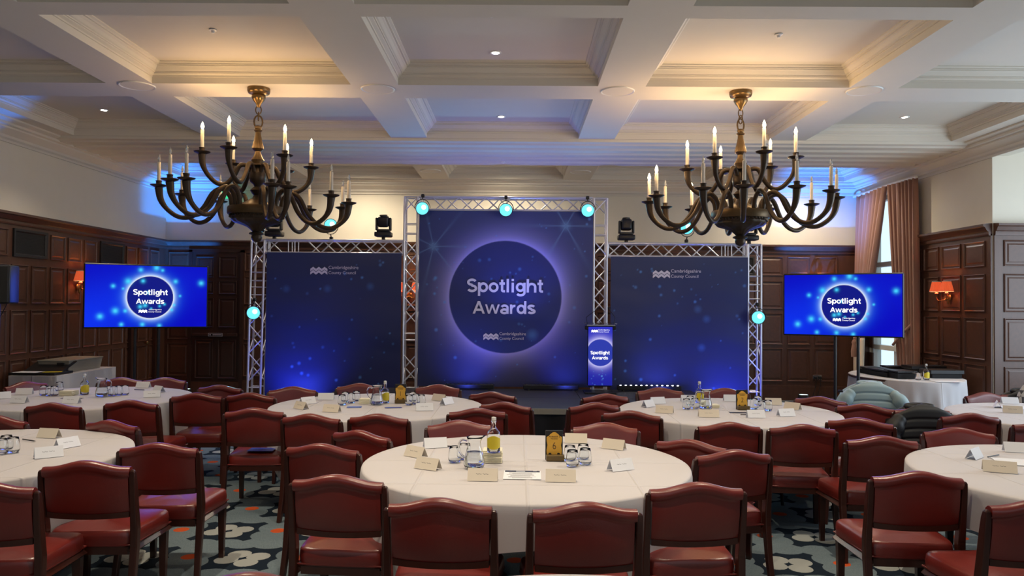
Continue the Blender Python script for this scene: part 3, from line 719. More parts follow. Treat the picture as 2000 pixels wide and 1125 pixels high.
def fit_text(s, wpx, px, py, parent, y=TD - .048, mt=None, off=.0, name='lettering'):
    """centre the text on a pixel of the photo, on the plane y, wpx pixels wide"""
    p = atd(px, py, y); o = text(s, .2, frontM(p.x, y, p.z), mt or M_lett, parent, name, off=off)
    w_ = max(v.co.x for v in o.data.vertices) - min(v.co.x for v in o.data.vertices)
    k = wpx / 1500 * y / w_; o.matrix_local = frontM(p.x, y, p.z) @ Matrix.Scale(k, 4); return o
head_px('Spotlight', 148, 986, 571, bm_, TD - .05, M_lett); head_px('Awards', 122, 985, 613, bm_, TD - .05, M_lett)
def logo_mb(w_, h_):
    """two stacked bands of three chevrons"""
    m_ = MB(); n = 6; tk = h_ * .34
    for b_ in range(2):
        z = -b_ * h_ * .42; top = [(w_ * i / n, z + (h_ * .28 if i % 2 else 0)) for i in range(n + 1)]
        vs = [(x, 0, zz) for x, zz in top] + [(x, 0, zz - tk) for x, zz in top]
        m_.add(vs, [(i, i + 1, n + 2 + i, n + 1 + i) for i in range(n)])
    return m_
def council(px, py, wpx, parent, y, mt=None):
    """logo + two lines; px,py = left centre"""
    s = 1 / 1500 * y; p = atd(px, py, y); k = wpx / 95.0
    o = obj('chevron_logo', logo_mb(34 * k * s, 15 * k * s), mt or M_lett, parent); o.location = (p.x, p.y, p.z + 2 * k * s)
    for i, t_ in enumerate(('Cambridgeshire', 'County Council')):
        q = atd(px + (36 + (59 if i == 0 else 54) / 2) * k, py + (1 if i == 0 else 10.5) * k, y); fit_text(t_, (59 if i == 0 else 54) * k, px + (36 + (59 if i == 0 else 54) / 2) * k, py + (-1.5 if i == 0 else 8.5) * k, parent, y, mt)
council(944, 656, 83, bm_, TD - .048)
wl0, wl1 = tp(521, 600).x, tp(784, 600).x; wr0, wr1 = tp(1192, 600).x, tp(1459, 600).x
def fn_wing(seed):
    def f(U, V, W, H):
        col = base_grad(U, V, W, H, srgb(36, 50, 92), srgb(18, 24, 84)); global rnd; rnd = random.Random(seed)
        dots(U, V, rdots(46, W, H, .008, .028) + [(rnd.uniform(.3, W - .3), rnd.uniform(.8, H - .5), .06, .25) for _ in range(3)], col); return col
    return f
blw = banner('banner', 'left wing banner with council logo, left of the centre banner', wl0, wl1, .06, tp(650, 494).z, TD - .035, fn_wing(3), .013, wr=.009)
brw = banner('banner', 'right wing banner with council logo, right of the centre banner', wr0, wr1, .06, tp(1320, 502).z, TD - .035, fn_wing(5), .013, wr=.009)
council(606, 527, 94, blw, TD - .052); council(1275, 534, 94, brw, TD - .052)

# ---- par lamps and moving heads
def par(p, tgt, label, col=(.25, .9, 1), on_top=False):
    t_ = thing('par_lamp', label, 'stage lamp', p, 0, 'cyan stage lamps')
    d = (Vector(tgt) - Vector(p)).normalized(); M = d.to_track_quat('Z', 'Y').to_matrix().to_4x4()
    obj('housing', MB().lathe([(0, -.2), (.05, -.2), (.07, -.17), (.085, -.05), (.102, 0), (.104, .03), (.098, .03), (.094, .01), (0, .01)], 22, M=M), M_black, t_, 50)
    obj('lens', MB().lathe([(0, .022), (.06, .020), (.094, .012), (.094, .01), (0, .01)], 22, M=M), M_cyan, t_, 60)
    obj('hot_spot', MB().lathe([(0, .035), (.03, .03), (.036, .02), (0, .02)], 14, M=M @ Matrix.Translation((.02, .02, 0))), M_cyanhot, t_, 60)
    s = 1 if on_top else -1
    pts = [(-.118, 0, 0)] + [(-.118 * math.cos(a), 0, -s * .14 * math.sin(a) if True else 0) for a in [PI * i / 10 for i in range(1, 10)]] + [(.118, 0, 0)]
    yk = MB().tube(pts, .006, 6); yk.tube([(0, 0, -s * .14), (0, .05, -s * .19)], .008, 6); obj('yoke', yk, M_black, t_, 60)
    cl = MB().rbox((0, .05, -s * .20), (.05, .06, .05), .008, 1); obj('clamp', cl, M_black, t_)
    q = Vector(p) + d * .10
    lamp('par_glow', 'SPOT', q, 14, (.22, .75, 1), .06, Vector(q) + d, 150, 1)
aim = (0, 4, 1.5)
par(atd(825, 407, TD - .14), (-.6, 3, 1.2), 'cyan lamp at the left end of the centre truss beam'); par(atd(988, 410, TD - .14), (0, 2, 1.2), 'cyan lamp in the middle of the centre truss beam'); par(atd(1148, 411, TD - .14), (.6, 3, 1.2), 'cyan lamp at the right end of the centre truss beam')
par(atd(495, 611, TD - .16), (-1.5, 3, 1.2), 'cyan lamp clamped on the far left truss upright'); par(atd(1481, 620, TD - .16), (1.8, 3, 1.2), 'cyan lamp clamped on the far right truss upright')
par(atd(646, 440, TD + .02), (-1, 3, 1.8), 'cyan lamp standing on the left wing beam behind the chandelier arms', on_top=True); par(atd(1342, 445, TD + .02), (-1, 3, 1.2), 'cyan lamp standing on the right wing beam behind the chandelier arms', on_top=True)
def moving_head(px, py, label, tilt):
    p = atd(px, py, TD + .08); t_ = thing('moving_head_light', label, 'stage lamp', (p.x, p.y, p.z), 0, 'moving head lights')
    obj('base', MB().rbox((0, 0, .04), (.26, .20, .08), .02), M_black, t_, 60)
    y_ = MB(); y_.rbox((0, 0, .10), (.20, .10, .04), .01)
    for s in (-1, 1): y_.rbox((s * .105, 0, .20), (.035, .10, .20), .014)
    obj('yoke', y_, M_black, t_, 60)
    H_ = Matrix.Translation((0, 0, .22)) @ Matrix.Rotation(tilt, 4, 'X')
    hd = MB().rbox((0, 0, .02), (.165, .15, .17), .03, 2, H_); hd.lathe([(.06, .10), (.062, .125), (.05, .125), (.05, .11), (0, .11)], 18, M=H_); obj('head', hd, M_black, t_, 50)
    obj('clamp', MB().rbox((0, 0, -.03), (.05, .05, .06), .008, 1), M_black, t_)
zb = lambda px: 0
moving_head(749, 463, 'black moving head light on the left wing beam beside the centre upright', .2); moving_head(1223, 469, 'black moving head light on the right wing beam beside the centre upright', -.1)
moving_head(536, 462, 'black moving head light on the left wing beam behind the chandelier', .3); moving_head(1463, 470, 'black moving head light at the right end of the right wing beam', -.3)

# ---- LED battens
def batten(px0, px1, py, label, lit, z=SZ, blue=12, y=11.55):
    a = atd(px0, py, y); b = atd(px1, py, y); L = b.x - a.x
    t_ = thing('led_batten', label, 'stage lamp', ((a.x + b.x) / 2, y, z), 0, 'LED battens')
    obj('housing', MB().rbox((0, 0, .05), (L, .09, .07), .01, 1), M_black, t_)
    for i in range(12):
        o = MB().lathe([(0, .0), (.014, 0), (.012, .008), (0, .01)], 8, ((i - 5.5) * L / 12.3, -.02, .086)); obj('led', o, M_led if lit else M_black, t_)
    [obj('foot', MB().box((s * L * .4, 0, .01), (.03, .12, .02)), M_black, t_) for s in (-1, 1)]
batten(1205, 1330, 752, 'lit LED batten with a row of white dots on the stage at right', True)
batten(868, 965, 753, 'dark LED batten on the stage left of centre', False); batten(1022, 1130, 753, 'dark LED batten on the stage right of centre', False)
# blue wash rising over the banners
BLUE = (.06, .10, 1.0)
for x, e, z in ((-3.35, 26, .1), (-2.1, 16, .1), (3.25, 26, .1), (2.2, 6, .5), (-.75, 5, .5), (.75, 5, .5)):
    lamp('blue_wash', 'SPOT', (x, 11.2, z), e * 2.2, BLUE, .05, (x, 11.95, .9), 110, 1)
# blue uplights in the corners of the stage bay
for x, lab, tg in ((-5.55, 'black uplighter on the floor in the far left corner', (-6.3, 13.9, 3.85)), (4.8, 'black uplighter on the floor in the far right corner', (5.5, 13.75, 3.85))):
    t_ = thing('uplighter', lab, 'stage lamp', (x, 12.9, 0), 0, 'floor uplighters')
    obj('housing', MB().lathe([(0, .02), (.08, .02), (.09, .2), (.08, .22), (.075, .21), (0, .21)], 18), M_black, t_, 50); obj('lens', MB().lathe([(0, .216), (.07, .214), (0, .212)], 14), M_cyanhot, t_)
    lamp('uplight_beam', 'SPOT', (x, 12.9, .3), 1300, (.02, .22, 1), .05, tg, 34, .7)
t_ = thing('uplighter', 'black uplighter by the left wall washing its cornice blue', 'stage lamp', (-5.9, 8.9, 0), 0, 'floor uplighters')
obj('housing', MB().lathe([(0, .02), (.08, .02), (.09, .2), (.08, .22), (.075, .21), (0, .21)], 18), M_black, t_, 50)
lamp('uplight_beam', 'SPOT', (-5.9, 8.9, .3), 320, (.02, .22, 1), .05, (-6.2, 8.6, 3.9), 24, .7)
lamp('stage_spill', 'SPOT', (0, 11.3, 1.0), 110, (.15, .22, 1), .1, (0, 10.6, 3.9), 120, .9)

# ---- lectern
lp = onz(1172, 769, SZ); lz = SZ
lc = thing('lectern', 'slim lectern wrapped in glowing blue Spotlight Awards print with a lit clear top', 'lectern', (0, 0, 0))
LY = lp.y; LW = 48 / 1500 * LY; lx = lp.x
obj('base_plate', MB().rbox((lx, LY + .12, lz + .012), (LW + .1, .38, .024), .006, 1), M_black, lc)
top_z = atd(1172, 636, LY).z
obj('column', MB().rbox((lx, LY + .10, (lz + top_z) / 2 + .05), (LW - .01, .16, top_z - lz - .1), .01, 1), M_navy, lc)
def fn_lec(U, V, W, H):
    col = base_grad(U, V, W, H, srgb(40, 40, 190), srgb(26, 26, 150)); x, y = W / 2, H * .56; r = np.hypot(U - x, V - y); R = W * .56
    g = np.exp(-np.clip(r - R, 0, 9) / .035)
    for c, k in enumerate(srgb(210, 205, 255)): col[..., c] += (k - col[..., c]) * g * .95
    dots(U, V, rdots(16, W, H * .4, .006, .014), col)
    mk = disc_mask(r, R, .008)[..., None]; return col * (1 - mk) + np.array(srgb(46, 60, 170)) * mk
lf = banner('glowing_print', None, lx - LW / 2 + .004, lx + LW / 2 - .004, lz + .12, top_z - .02, LY, fn_lec, .006, M_screen, parent=lc, wr=0)  # printed wrap given the screens' emission, so its glow is added to the print
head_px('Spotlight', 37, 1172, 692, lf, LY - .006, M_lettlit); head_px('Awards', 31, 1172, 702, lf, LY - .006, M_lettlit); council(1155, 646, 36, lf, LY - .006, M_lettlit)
tpm = MB().rbox((lx, LY + .08, top_z + .03), (62 / 1500 * LY, .36, .02), .006, 1, None); obj('clear_top', tpm, M_glass, lc)
tl = MB().rbox((lx, LY + .06, top_z + .005), (56 / 1500 * LY, .30, .02), .004, 1); obj('top_frame', tl, M_chrome, lc)
sw = MB(); sw.rbox((lx - .20, LY + .02, top_z - .03), (.05, .08, .06), .008, 1); sw.rbox((lx + .20, LY + .02, top_z - .03), (.05, .08, .06), .008, 1); obj('bracket', sw, M_black, lc)
for s, a in ((-1, .12), (1, -.05)):
    g = MB().tube([(lx + s * .19, LY, top_z), (lx + s * .21, LY - .02, top_z + .12), (lx + s * .17 + a, LY - .04, top_z + .24)], .004, 6); g.tube([(lx + s * .17 + a, LY - .04, top_z + .24), (lx + s * .16 + a, LY - .05, top_z + .27)], .009, 8); obj('microphone', g, M_black, lc, 60)

# ------------------------------------------------------------------ televisions on stands
def tv(pl0, pl1, pr0, pr1, label, side):
    """pixel corners: left top, left bottom, right top, right bottom"""
    h_ = .81; dl = h_ * 1500 / (pl1[1] - pl0[1]); dr = h_ * 1500 / (pr1[1] - pr0[1])
    A = atd(pl1[0], pl1[1], dl); B = atd(pr1[0], pr1[1], dr); z0 = (A.z + B.z) / 2
    d = Vector((B.x - A.x, B.y - A.y, 0)); W = d.length; mid = (A + B) / 2; rz = math.atan2(d.y, d.x)
    t_ = thing('television', label, 'television', (mid.x, mid.y, 0), rz)
    obj('bezel', MB().rbox((0, .035, z0 + h_ / 2), (W + .02, .06, h_ + .02), .01, 1), M_black, t_)
    def fn(U, V, W_, H_):
        col = np.zeros(U.shape + (3,)); a = .5 + .5 * np.sin(V * 3 - U * 2.2 + 1)
        for c, (p, q) in enumerate(zip(srgb(2, 4, 190), srgb(8, 50, 240))): col[..., c] = p + (q - p) * a * np.clip(1.1 - V / H_, 0, 1)
        x, y, R = W_ * .522, H_ * .485, H_ * .345; r = np.hypot(U - x, V - y)
        g = np.exp(-np.clip(r - R, 0, 9) / .04); g2 = np.exp(-np.clip(r - R, 0, 9) / .018)
        for c, k in enumerate(srgb(40, 170, 255)): col[..., c] += (k - col[..., c]) * g * .9
        for c in range(3): col[..., c] += (1 - col[..., c]) * g2 * .95
        mk = disc_mask(r, R, .006)[..., None]; ins = np.array(srgb(14, 24, 130)) + 0 * col; col = col * (1 - mk) + ins * mk
        for (px, py, s) in ((.22, .66, .02), (.24, .26, .03), (.32, .26, .018), (.12, .17, .028), (.29, .04, .02), (.46, .04, .022), (.6, .02, .02), (.57, .97, .03), (.44, .93, .022), (.62, .93, .016), (.73, .75, .022), (.95, .73, .026), (.77, .51, .012), (.72, .36, .014), (.7, .28, .016), (.3, .62, .012), (.46, .75, .02), (.5, .56, .014), (.48, .35, .02), (.44, .33, .02), (.6, .34, .012), (.64, .37, .012), (.34, .74, .03), (.53, .3, .01)):
            d_ = np.hypot(U - px * W_, V - py * H_); mk = np.clip(np.exp(-(d_ / s) ** 1.5) * 1.2, 0, 1)
            for c, k in enumerate(srgb(70, 210, 255)): col[..., c] += (k - col[..., c]) * mk
        return col
    s_ = banner('screen', None, -W / 2 + .008, W / 2 - .008, z0 + .008, z0 + h_ - .008, 0, fn, .0065, M_screen, parent=t_, wr=0)
    cx = W * .022; cz = z0 + h_ * .485
    head('Spotlight', .405, frontM(cx, -.006, cz + .03), M_lettlit, s_); head('Awards', .33, frontM(cx, -.006, cz - .085), M_lettlit, s_)
    text('Cambridgeshire', .024, frontM(cx + .06, -.006, cz - .168), M_lettlit, s_); text('County Council', .024, frontM(cx + .055, -.006, cz - .196), M_lettlit, s_)
    lo = obj('chevron_logo', logo_mb(.10, .042), M_lettlit, s_); lo.location = (cx - .135, -.006, cz - .172)
    st = thing('tv_stand', label.split(' screen')[0] + ' stand, two black poles on a wide base below the screen', 'stand', (mid.x, mid.y, 0), rz)
    for q in (-.14, .14): obj('pole', MB().rbox((side * .05 + q, .11, z0 / 2 + .3), (.035, .05, z0 + .6), .008, 1), M_black, st)
    obj('base', MB().rbox((side * .05, .08, .03), (.9, .6, .05), .015, 1), M_black, st); obj('shelf_plate', MB().rbox((side * .05, .10, z0 * .35), (.4, .25, .02), .005, 1), M_black, st)
    lamp('screen_glow', 'AREA', (mid.x + d.y / W * .15, mid.y - d.x / W * .15, z0 + h_ / 2), 7, (.08, .15, 1), W, (mid.x + d.y / W, mid.y - d.x / W, z0 + h_ / 2), sy=h_)
    return t_
tv((166, 513), (163, 639), (407, 522), (404, 640), 'left television screen showing Spotlight Awards, before the left wall', 0)
tv((1530, 539), (1531, 655), (1763, 532), (1764, 657), 'right television screen showing Spotlight Awards, before the curtains', 1)
sp = atd(2, 555, 8.2)
ls = thing('loudspeaker', 'black loudspeaker on a pole cut by the left picture edge', 'loudspeaker', (sp.x - .06, 8.2, 0), .25)
obj('cabinet', MB().rbox((0, .1, sp.z), (.30, .28, .42), .02), M_black, ls, 60); obj('pole', MB().tube([(0, .1, .1), (0, .1, sp.z - .2)], .018, 10), M_black, ls, 60)
for a in (0, 2.1, 4.2): obj('leg', MB().tube([(0, .1, .5), (.45 * math.cos(a), .1 + .45 * math.sin(a), .015)], .012, 8), M_black, ls, 60)
obj('grille', MB().rbox((0, -.045, sp.z), (.27, .012, .39), .004, 1), M_grille, ls); obj('cable', MB().tube([(.05, .2, sp.z - .2), (.0, .15, sp.z - .35), (-.2, .0, sp.z - .5), (-.5, .0, sp.z - .55)], .005, 6), M_black, ls, 60)

# ------------------------------------------------------------------ wall sconces
def pleat(r0, r1, z0, z1, n=72):
    vs = []; fs = []
    for k, (r, z) in enumerate(((r0, z0), (r1, z1))):
        for i in range(n):
            a = 2 * PI * i / n; rr = r * (1 + (.05 if i % 2 else -.03)); vs.append((rr * math.cos(a), rr * math.sin(a), z))
    for i in range(n): fs.append((i, (i + 1) % n, n + (i + 1) % n, n + i))
    return MB().add(vs, fs)
def sconce(x, y, z, ang, label, double=True):
    """ang: direction the sconce points out of the wall"""
    t_ = thing('wall_sconce', label, 'wall lamp', (x, y, z), ang, 'brass wall sconces')
    obj('back_plate', MB().lathe([(0, 0), (.035, 0), (.055, .008), (.05, .02), (.02, .03), (0, .03)], 18, M=Matrix.Translation((0.02, 0, -.09)) @ Matrix.Rotation(PI / 2, 4, 'Y')), M_brassb, t_, 50)
    obj('pendant_drop', MB().lathe([(0, -.20), (.012, -.18), (.016, -.15), (.01, -.12), (.012, -.10)], 10, (.04, 0, 0)), M_brassb, t_, 50)
    for s in (-1, 1):
        c_ = (.13, s * .13, 0)
        a_ = obj('arm', MB().tube(arm_pts([(.04, 0, -.10), (.08, s * .03, -.13), (.12, s * .09, -.14), (.13, s * .13, -.10), (.13, s * .13, -.03)]), .007, 8), M_brassb, t_, 60)
        obj('candle', MB().lathe([(0, -.04), (.022, -.04), (.022, -.03), (.011, -.02), (.011, .04), (0, .04)], 12, c_), M_candle, t_, 50)
        sh = pleat(.088, .055, -.01, .13); o = obj('lamp_shade', sh, M_shade, t_); o.location = c_
        tr = MB().tube([(.089 * math.cos(a), .089 * math.sin(a), -.01) for a in [2 * PI * i / 24 for i in range(24)]], .004, 5, closed=True); tr.tube([(.056 * math.cos(a), .056 * math.sin(a), .13) for a in [2 * PI * i / 24 for i in range(24)]], .004, 5, closed=True)
        obj('shade_trim', tr, M_cream, o)
        M4 = Matrix.Rotation(ang, 3, 'Z') @ Vector(c_); lamp('sconce_glow', 'POINT', (x + M4.x, y + M4.y, z + .08), 3.2, (1, .55, .2), .02)
sconce(XL + .04, 11.05, 1.98, 0, 'lit red-shaded sconce on the left wall beside the left television')
sconce(XL + .04, 12.75, 1.98, 0, 'lit sconce on the left wall hidden behind the left television')
p = atd(1862, 575, 10.95); sconce(XR - .04, 10.95, p.z + .05, PI, 'lit pair of red-shaded lamps on the right wall')
p = atd(799, 566, YB - .1); sconce(p.x, YB - .04, p.z, -PI / 2, 'lit red sconce seen through the left centre truss upright')
p = atd(1312, 566, YB - .1); sconce(p.x, YB - .04, p.z, -PI / 2, 'red sconce on the back wall behind the right wing banner')
p = atd(1600, 566, YB - .1); sconce(p.x, YB - .04, p.z, -PI / 2, 'sconce on the back wall behind the right television')
# exit sign on a bracket
p = atd(457, 385, YB - .25)
ex = thing('exit_sign', 'green lit exit sign hanging under a brown bar behind the left chandelier', 'sign', (p.x, p.y, p.z))
obj('holder', MB().rbox((-.07, 0, .18), (.36, .08, .05), .008, 1), M_metalbox, ex); obj('stem', MB().tube([(0, 0, .2), (0, .1, .25), (0, .24, .25)], .01, 6), M_metalbox, ex)
M_exit = mat('lit_green', (.05, .6, .25), .4, var=0, emit=(.03, .5, .2), estr=1.0)
e1 = obj('lit_panel', MB().box((-.07, 0, .06), (.32, .01, .18)), M_exit, ex)
ar = MB(); ar.box((-.16, -.008, .06), (.08, .004, .02)); ar.prism([(-.20, .06), (-.15, .10), (-.15, .02)], -.01, -.006); obj('arrow', ar, M_lettlit, e1)
mn = MB(); mn.box((.0, -.008, .06), (.05, .004, .10)); obj('doorway_symbol', mn, M_lettlit, e1)
# socket and plugs on the back wall
p = atd(1597, 737, YB - .06); so = thing('wall_socket', 'double socket with two black plugs low on the panelling', 'socket', p)
obj('face_plate', MB().rbox((0, .02, 0), (.16, .02, .09), .004, 1), M_chrome, so)
for s in (-1, 1):
    pg = obj('plug', MB().rbox((s * .04, -.015, -.005), (.05, .05, .05), .01, 1), M_black, so)
    obj('cable', MB().tube(arm_pts([(s * .04, -.03, -.02), (s * .04 - .01, -.05, -.12), (s * .04 - .06, -.06, -.3), (s * .04 - .14, -.1, -.6), (s * .04 - .2, -.2, -p.z + .01)]), .006, 6), M_black, pg, 60)

# ------------------------------------------------------------------ chairs
ZCR = .845
TABLES = [((.06, 4.60)), ((740 - 1010) / 1500 * 7.05, 7.05), ((1421 - 1010) / 1500 * 6.92, 6.92), ((168 - 1010) / 1500 * 7.45, 7.45), ((-80 - 1010) / 1500 * 4.66, 4.66), ((2132 - 1010) / 1500 * 4.40, 4.40), ((2085 - 1010) / 1500 * 6.75, 6.75)]
def chair_proto():
    t_ = thing('dining_chair', 'x', 'chair')
    # backrest: swept section
    nx = 16; sec = []
    def backrest():
        vs = []; fs = []; ns = 0
        for i in range(nx + 1):
            u = i / nx * 2 - 1; x = u * .205
            crest = .885 - .030 * (1 - math.cos(min(1, abs(u) * 1.15) * PI)) / 2 - .006 * u * u
            zb = .622 - .006 * math.cos(u * PI / 2); cv = -.018 * (1 - u * u)
            yb = lambda z: -.185 - (z - .46) * .13
            pts = []
            # rear face bottom -> top (towards -y), crest roll, front face down
            for z, o in ((zb, -.010), (zb + .03, -.020), ((zb + crest) / 2, -.024), (crest - .062, -.020), (crest - .052, -.019), (crest - .046, -.027), (crest - .030, -.035), (crest - .010, -.030), (crest, -.012), (crest, .010), (crest - .012, .028), (crest - .035, .032), (crest - .07, .026), ((zb + crest) / 2, .036), (zb + .03, .026), (zb, .012)):
                e = 1.0 if abs(u) < .97 else .8
                pts.append((x * (1.035 if z > crest - .05 else .985), yb(z) + o * e + cv, z))
            ns = len(pts); vs += pts
        for i in range(nx):
            for j in range(ns): fs.append((i * ns + j, i * ns + (j + 1) % ns, (i + 1) * ns + (j + 1) % ns, (i + 1) * ns + j))
        fs.append(tuple(range(ns))); fs.append(tuple(nx * ns + j for j in range(ns))[::-1])
        return MB().add(vs, fs)
    obj('backrest', backrest(), M_leather, t_, 55)
    # seat cushion: rounded trapezoid crowned on top
    def seat():
        n = 40; rings = [(0.90, .392, 0), (.985, .396, 0), (1.0, .41, 0), (1.01, .44, 0), (.995, .472, 0), (.965, .484, 0), (.90, .491, .2), (.6, .500, .7), (.3, .503, 1), (0.02, .504, 1)]
        vs = []; fs = []
        for k, z, w_ in rings:
            for i in range(n):
                a = 2 * PI * i / n; c, s = math.cos(a), math.sin(a); e = .22
                x = math.copysign(abs(c) ** e, c); y = math.copysign(abs(s) ** e, s)
                hw = .225 + .018 * y
                zz = z + (.004 * math.sin(x * 5) * w_) - (.012 * (1 - abs(x)) if 0 < w_ < .5 and y < -.5 else 0)
                vs.append((x * hw * k, .018 + y * .215 * k, zz))
        for r in range(len(rings) - 1):
            for i in range(n): fs.append((r * n + i, r * n + (i + 1) % n, (r + 1) * n + (i + 1) % n, (r + 1) * n + i))
        fs.append(tuple(range(n))[::-1]); fs.append(tuple((len(rings) - 1) * n + i for i in range(n)))
        return MB().add(vs, fs)
    st = obj('seat', seat(), M_leather, t_, 55)
    pp = [(-.207, -.193), (.207, -.193), (.236, .226), (-.236, .226)]
    obj('piping', MB().tube([(x, y, .405) for x, y in pp], .005, 6, closed=True), M_leather, st)
    fr_ = MB(); fr_.box((0, .225, .372), (.42, .022, .045)); fr_.box((0, -.18, .372), (.38, .022, .045))
    for s in (-1, 1): fr_.tube([(s * .205, -.19, .372), (s * .226, .22, .372)], .022, 4)
    obj('seat_rail', fr_, M_chairwood, t_)
    def bk(u, s):
        x = u * .2; return (x, -.205 - .018 * (1 - u * u), s - .010 * (1 - u * u))
    br_ = MB(); n = 10; vs = []
    for i in range(n + 1):
        u = i / n * 2 - 1; x, y, z = bk(u, .61)
        vs += [(x, y - .016, z - .014), (x, y + .016, z - .014), (x, y + .016, z + .016), (x, y - .016, z + .016)]
    fs = [(i * 4 + j, i * 4 + (j + 1) % 4, (i + 1) * 4 + (j + 1) % 4, (i + 1) * 4 + j) for i in range(n) for j in range(4)]
    obj('back_rail', br_.add(vs, fs + [(0, 1, 2, 3), (n * 4, n * 4 + 3, n * 4 + 2, n * 4 + 1)]), M_chairwood, t_)
    def stile(s):
        prof = [(0, -.255, .030, .034), (.2, -.222, .034, .038), (.40, -.196, .036, .046), (.50, -.194, .036, .050), (.62, -.206, .032, .048), (.72, -.220, .030, .044), (.80, -.232, .028, .036), (.826, -.237, .025, .027), (.836, -.239, .016, .014)]
        vs = []; fs = []
        for z, y, w_, d_ in prof:
            x = s * (.222 + (.006 if z < .1 else 0))
            q = [(-1, -1), (1, -1), (1, 1), (-1, 1)]
            for a, b in q:
                vs += [(x + a * w_ / 2, y + b * d_ / 2 * .6, z), ] if False else [(x + a * w_ / 2, y + b * d_ / 2, z)]
        k = len(prof)
        for i in range(k - 1):
            for j in range(4): fs.append((i * 4 + j, i * 4 + (j + 1) % 4, (i + 1) * 4 + (j + 1) % 4, (i + 1) * 4 + j))
        fs += [(3, 2, 1, 0), tuple((k - 1) * 4 + j for j in range(4))]
        return MB().add(vs, fs)
    bev = []
    for s in (-1, 1):
        o = obj('rear_leg', stile(s), M_chairwood, t_)
        b_ = o.modifiers.new('bevel', 'BEVEL'); b_.width = .006; b_.segments = 2; bev.append(o)
        f = MB(); vs = []
        for z, w_ in ((0, .028), (.36, .040), (.395, .042)):
            for a, b in ((-1, -1), (1, -1), (1, 1), (-1, 1)): vs.append((s * .208 + a * w_ / 2, .205 + b * w_ / 2, z))
        f.add(vs, [(i * 4 + j, i * 4 + (j + 1) % 4, (i + 1) * 4 + (j + 1) % 4, (i + 1) * 4 + j) for i in range(2) for j in range(4)] + [(3, 2, 1, 0), (8, 9, 10, 11)])
        obj('front_leg', f, M_chairwood, t_)
    for o in list(t_.children) + [g for q in t_.children for g in q.children]:
        for v in o.data.vertices:
            v.co = Vector((v.co.x * 1.075, v.co.y * 1.06, float(np.interp(v.co.z, [-1, 0, .392, .504, .60, .885, .9], [-1, 0, .362, .470, .535, ZCR, ZCR + .015]))))
    return t_
CH = chair_proto(); _first = [True]
CARDC = []
def chair(px, py, yaw, label, group):
    W = onz(px, py, ZCR); a = -R_(yaw)
    o = Matrix.Rotation(a, 3, 'Z') @ Vector((0, -.255, 0)); loc = (W.x - o.x, W.y - o.y, 0)
    l = Vector(loc); rt = Matrix.Rotation(a, 3, 'Z')
    for _ in range(3):
        for tx_, ty_ in TABLES:     # the back stands clear of every cloth edge, the seat tucks in below it
            rd = Vector((l.x, l.y, 0)).normalized(); tv_ = Vector((tx_, ty_, 0)); side = 1 if (l + rt @ Vector((0, -.215, 0)) - tv_).dot(rd) > 0 else -1
            for it in range(40):
                if min((l + rt @ Vector((sx_, -.205, 0)) - tv_).length for sx_ in (-.235, -.12, 0, .12, .235)) > .965 + .03: break
                l += rd * side * .02
    loc = (l.x, l.y, 0)
    global LASTC; LASTC = (Vector((loc[0], loc[1], 0)) + Matrix.Rotation(a, 3, 'Z') @ Vector((0, -.25, 0)), a)
    if 'blue card' in label and 'glossy' in label: CARDC.append(LASTC)
    if _first[0]:
        _first[0] = False; CH.location = loc; CH.rotation_euler = (0, 0, a); tag(CH, label, 'chair', group); return CH
    return dup(CH, loc, a, label, group)
G6, G1, G2 = 'chairs round table six', 'chairs round table one', 'chairs round table two'
GA, GB, GC, GD = 'chairs round the far left table', 'chairs round the near left table', 'chairs round the near right table', 'chairs round the far right table'
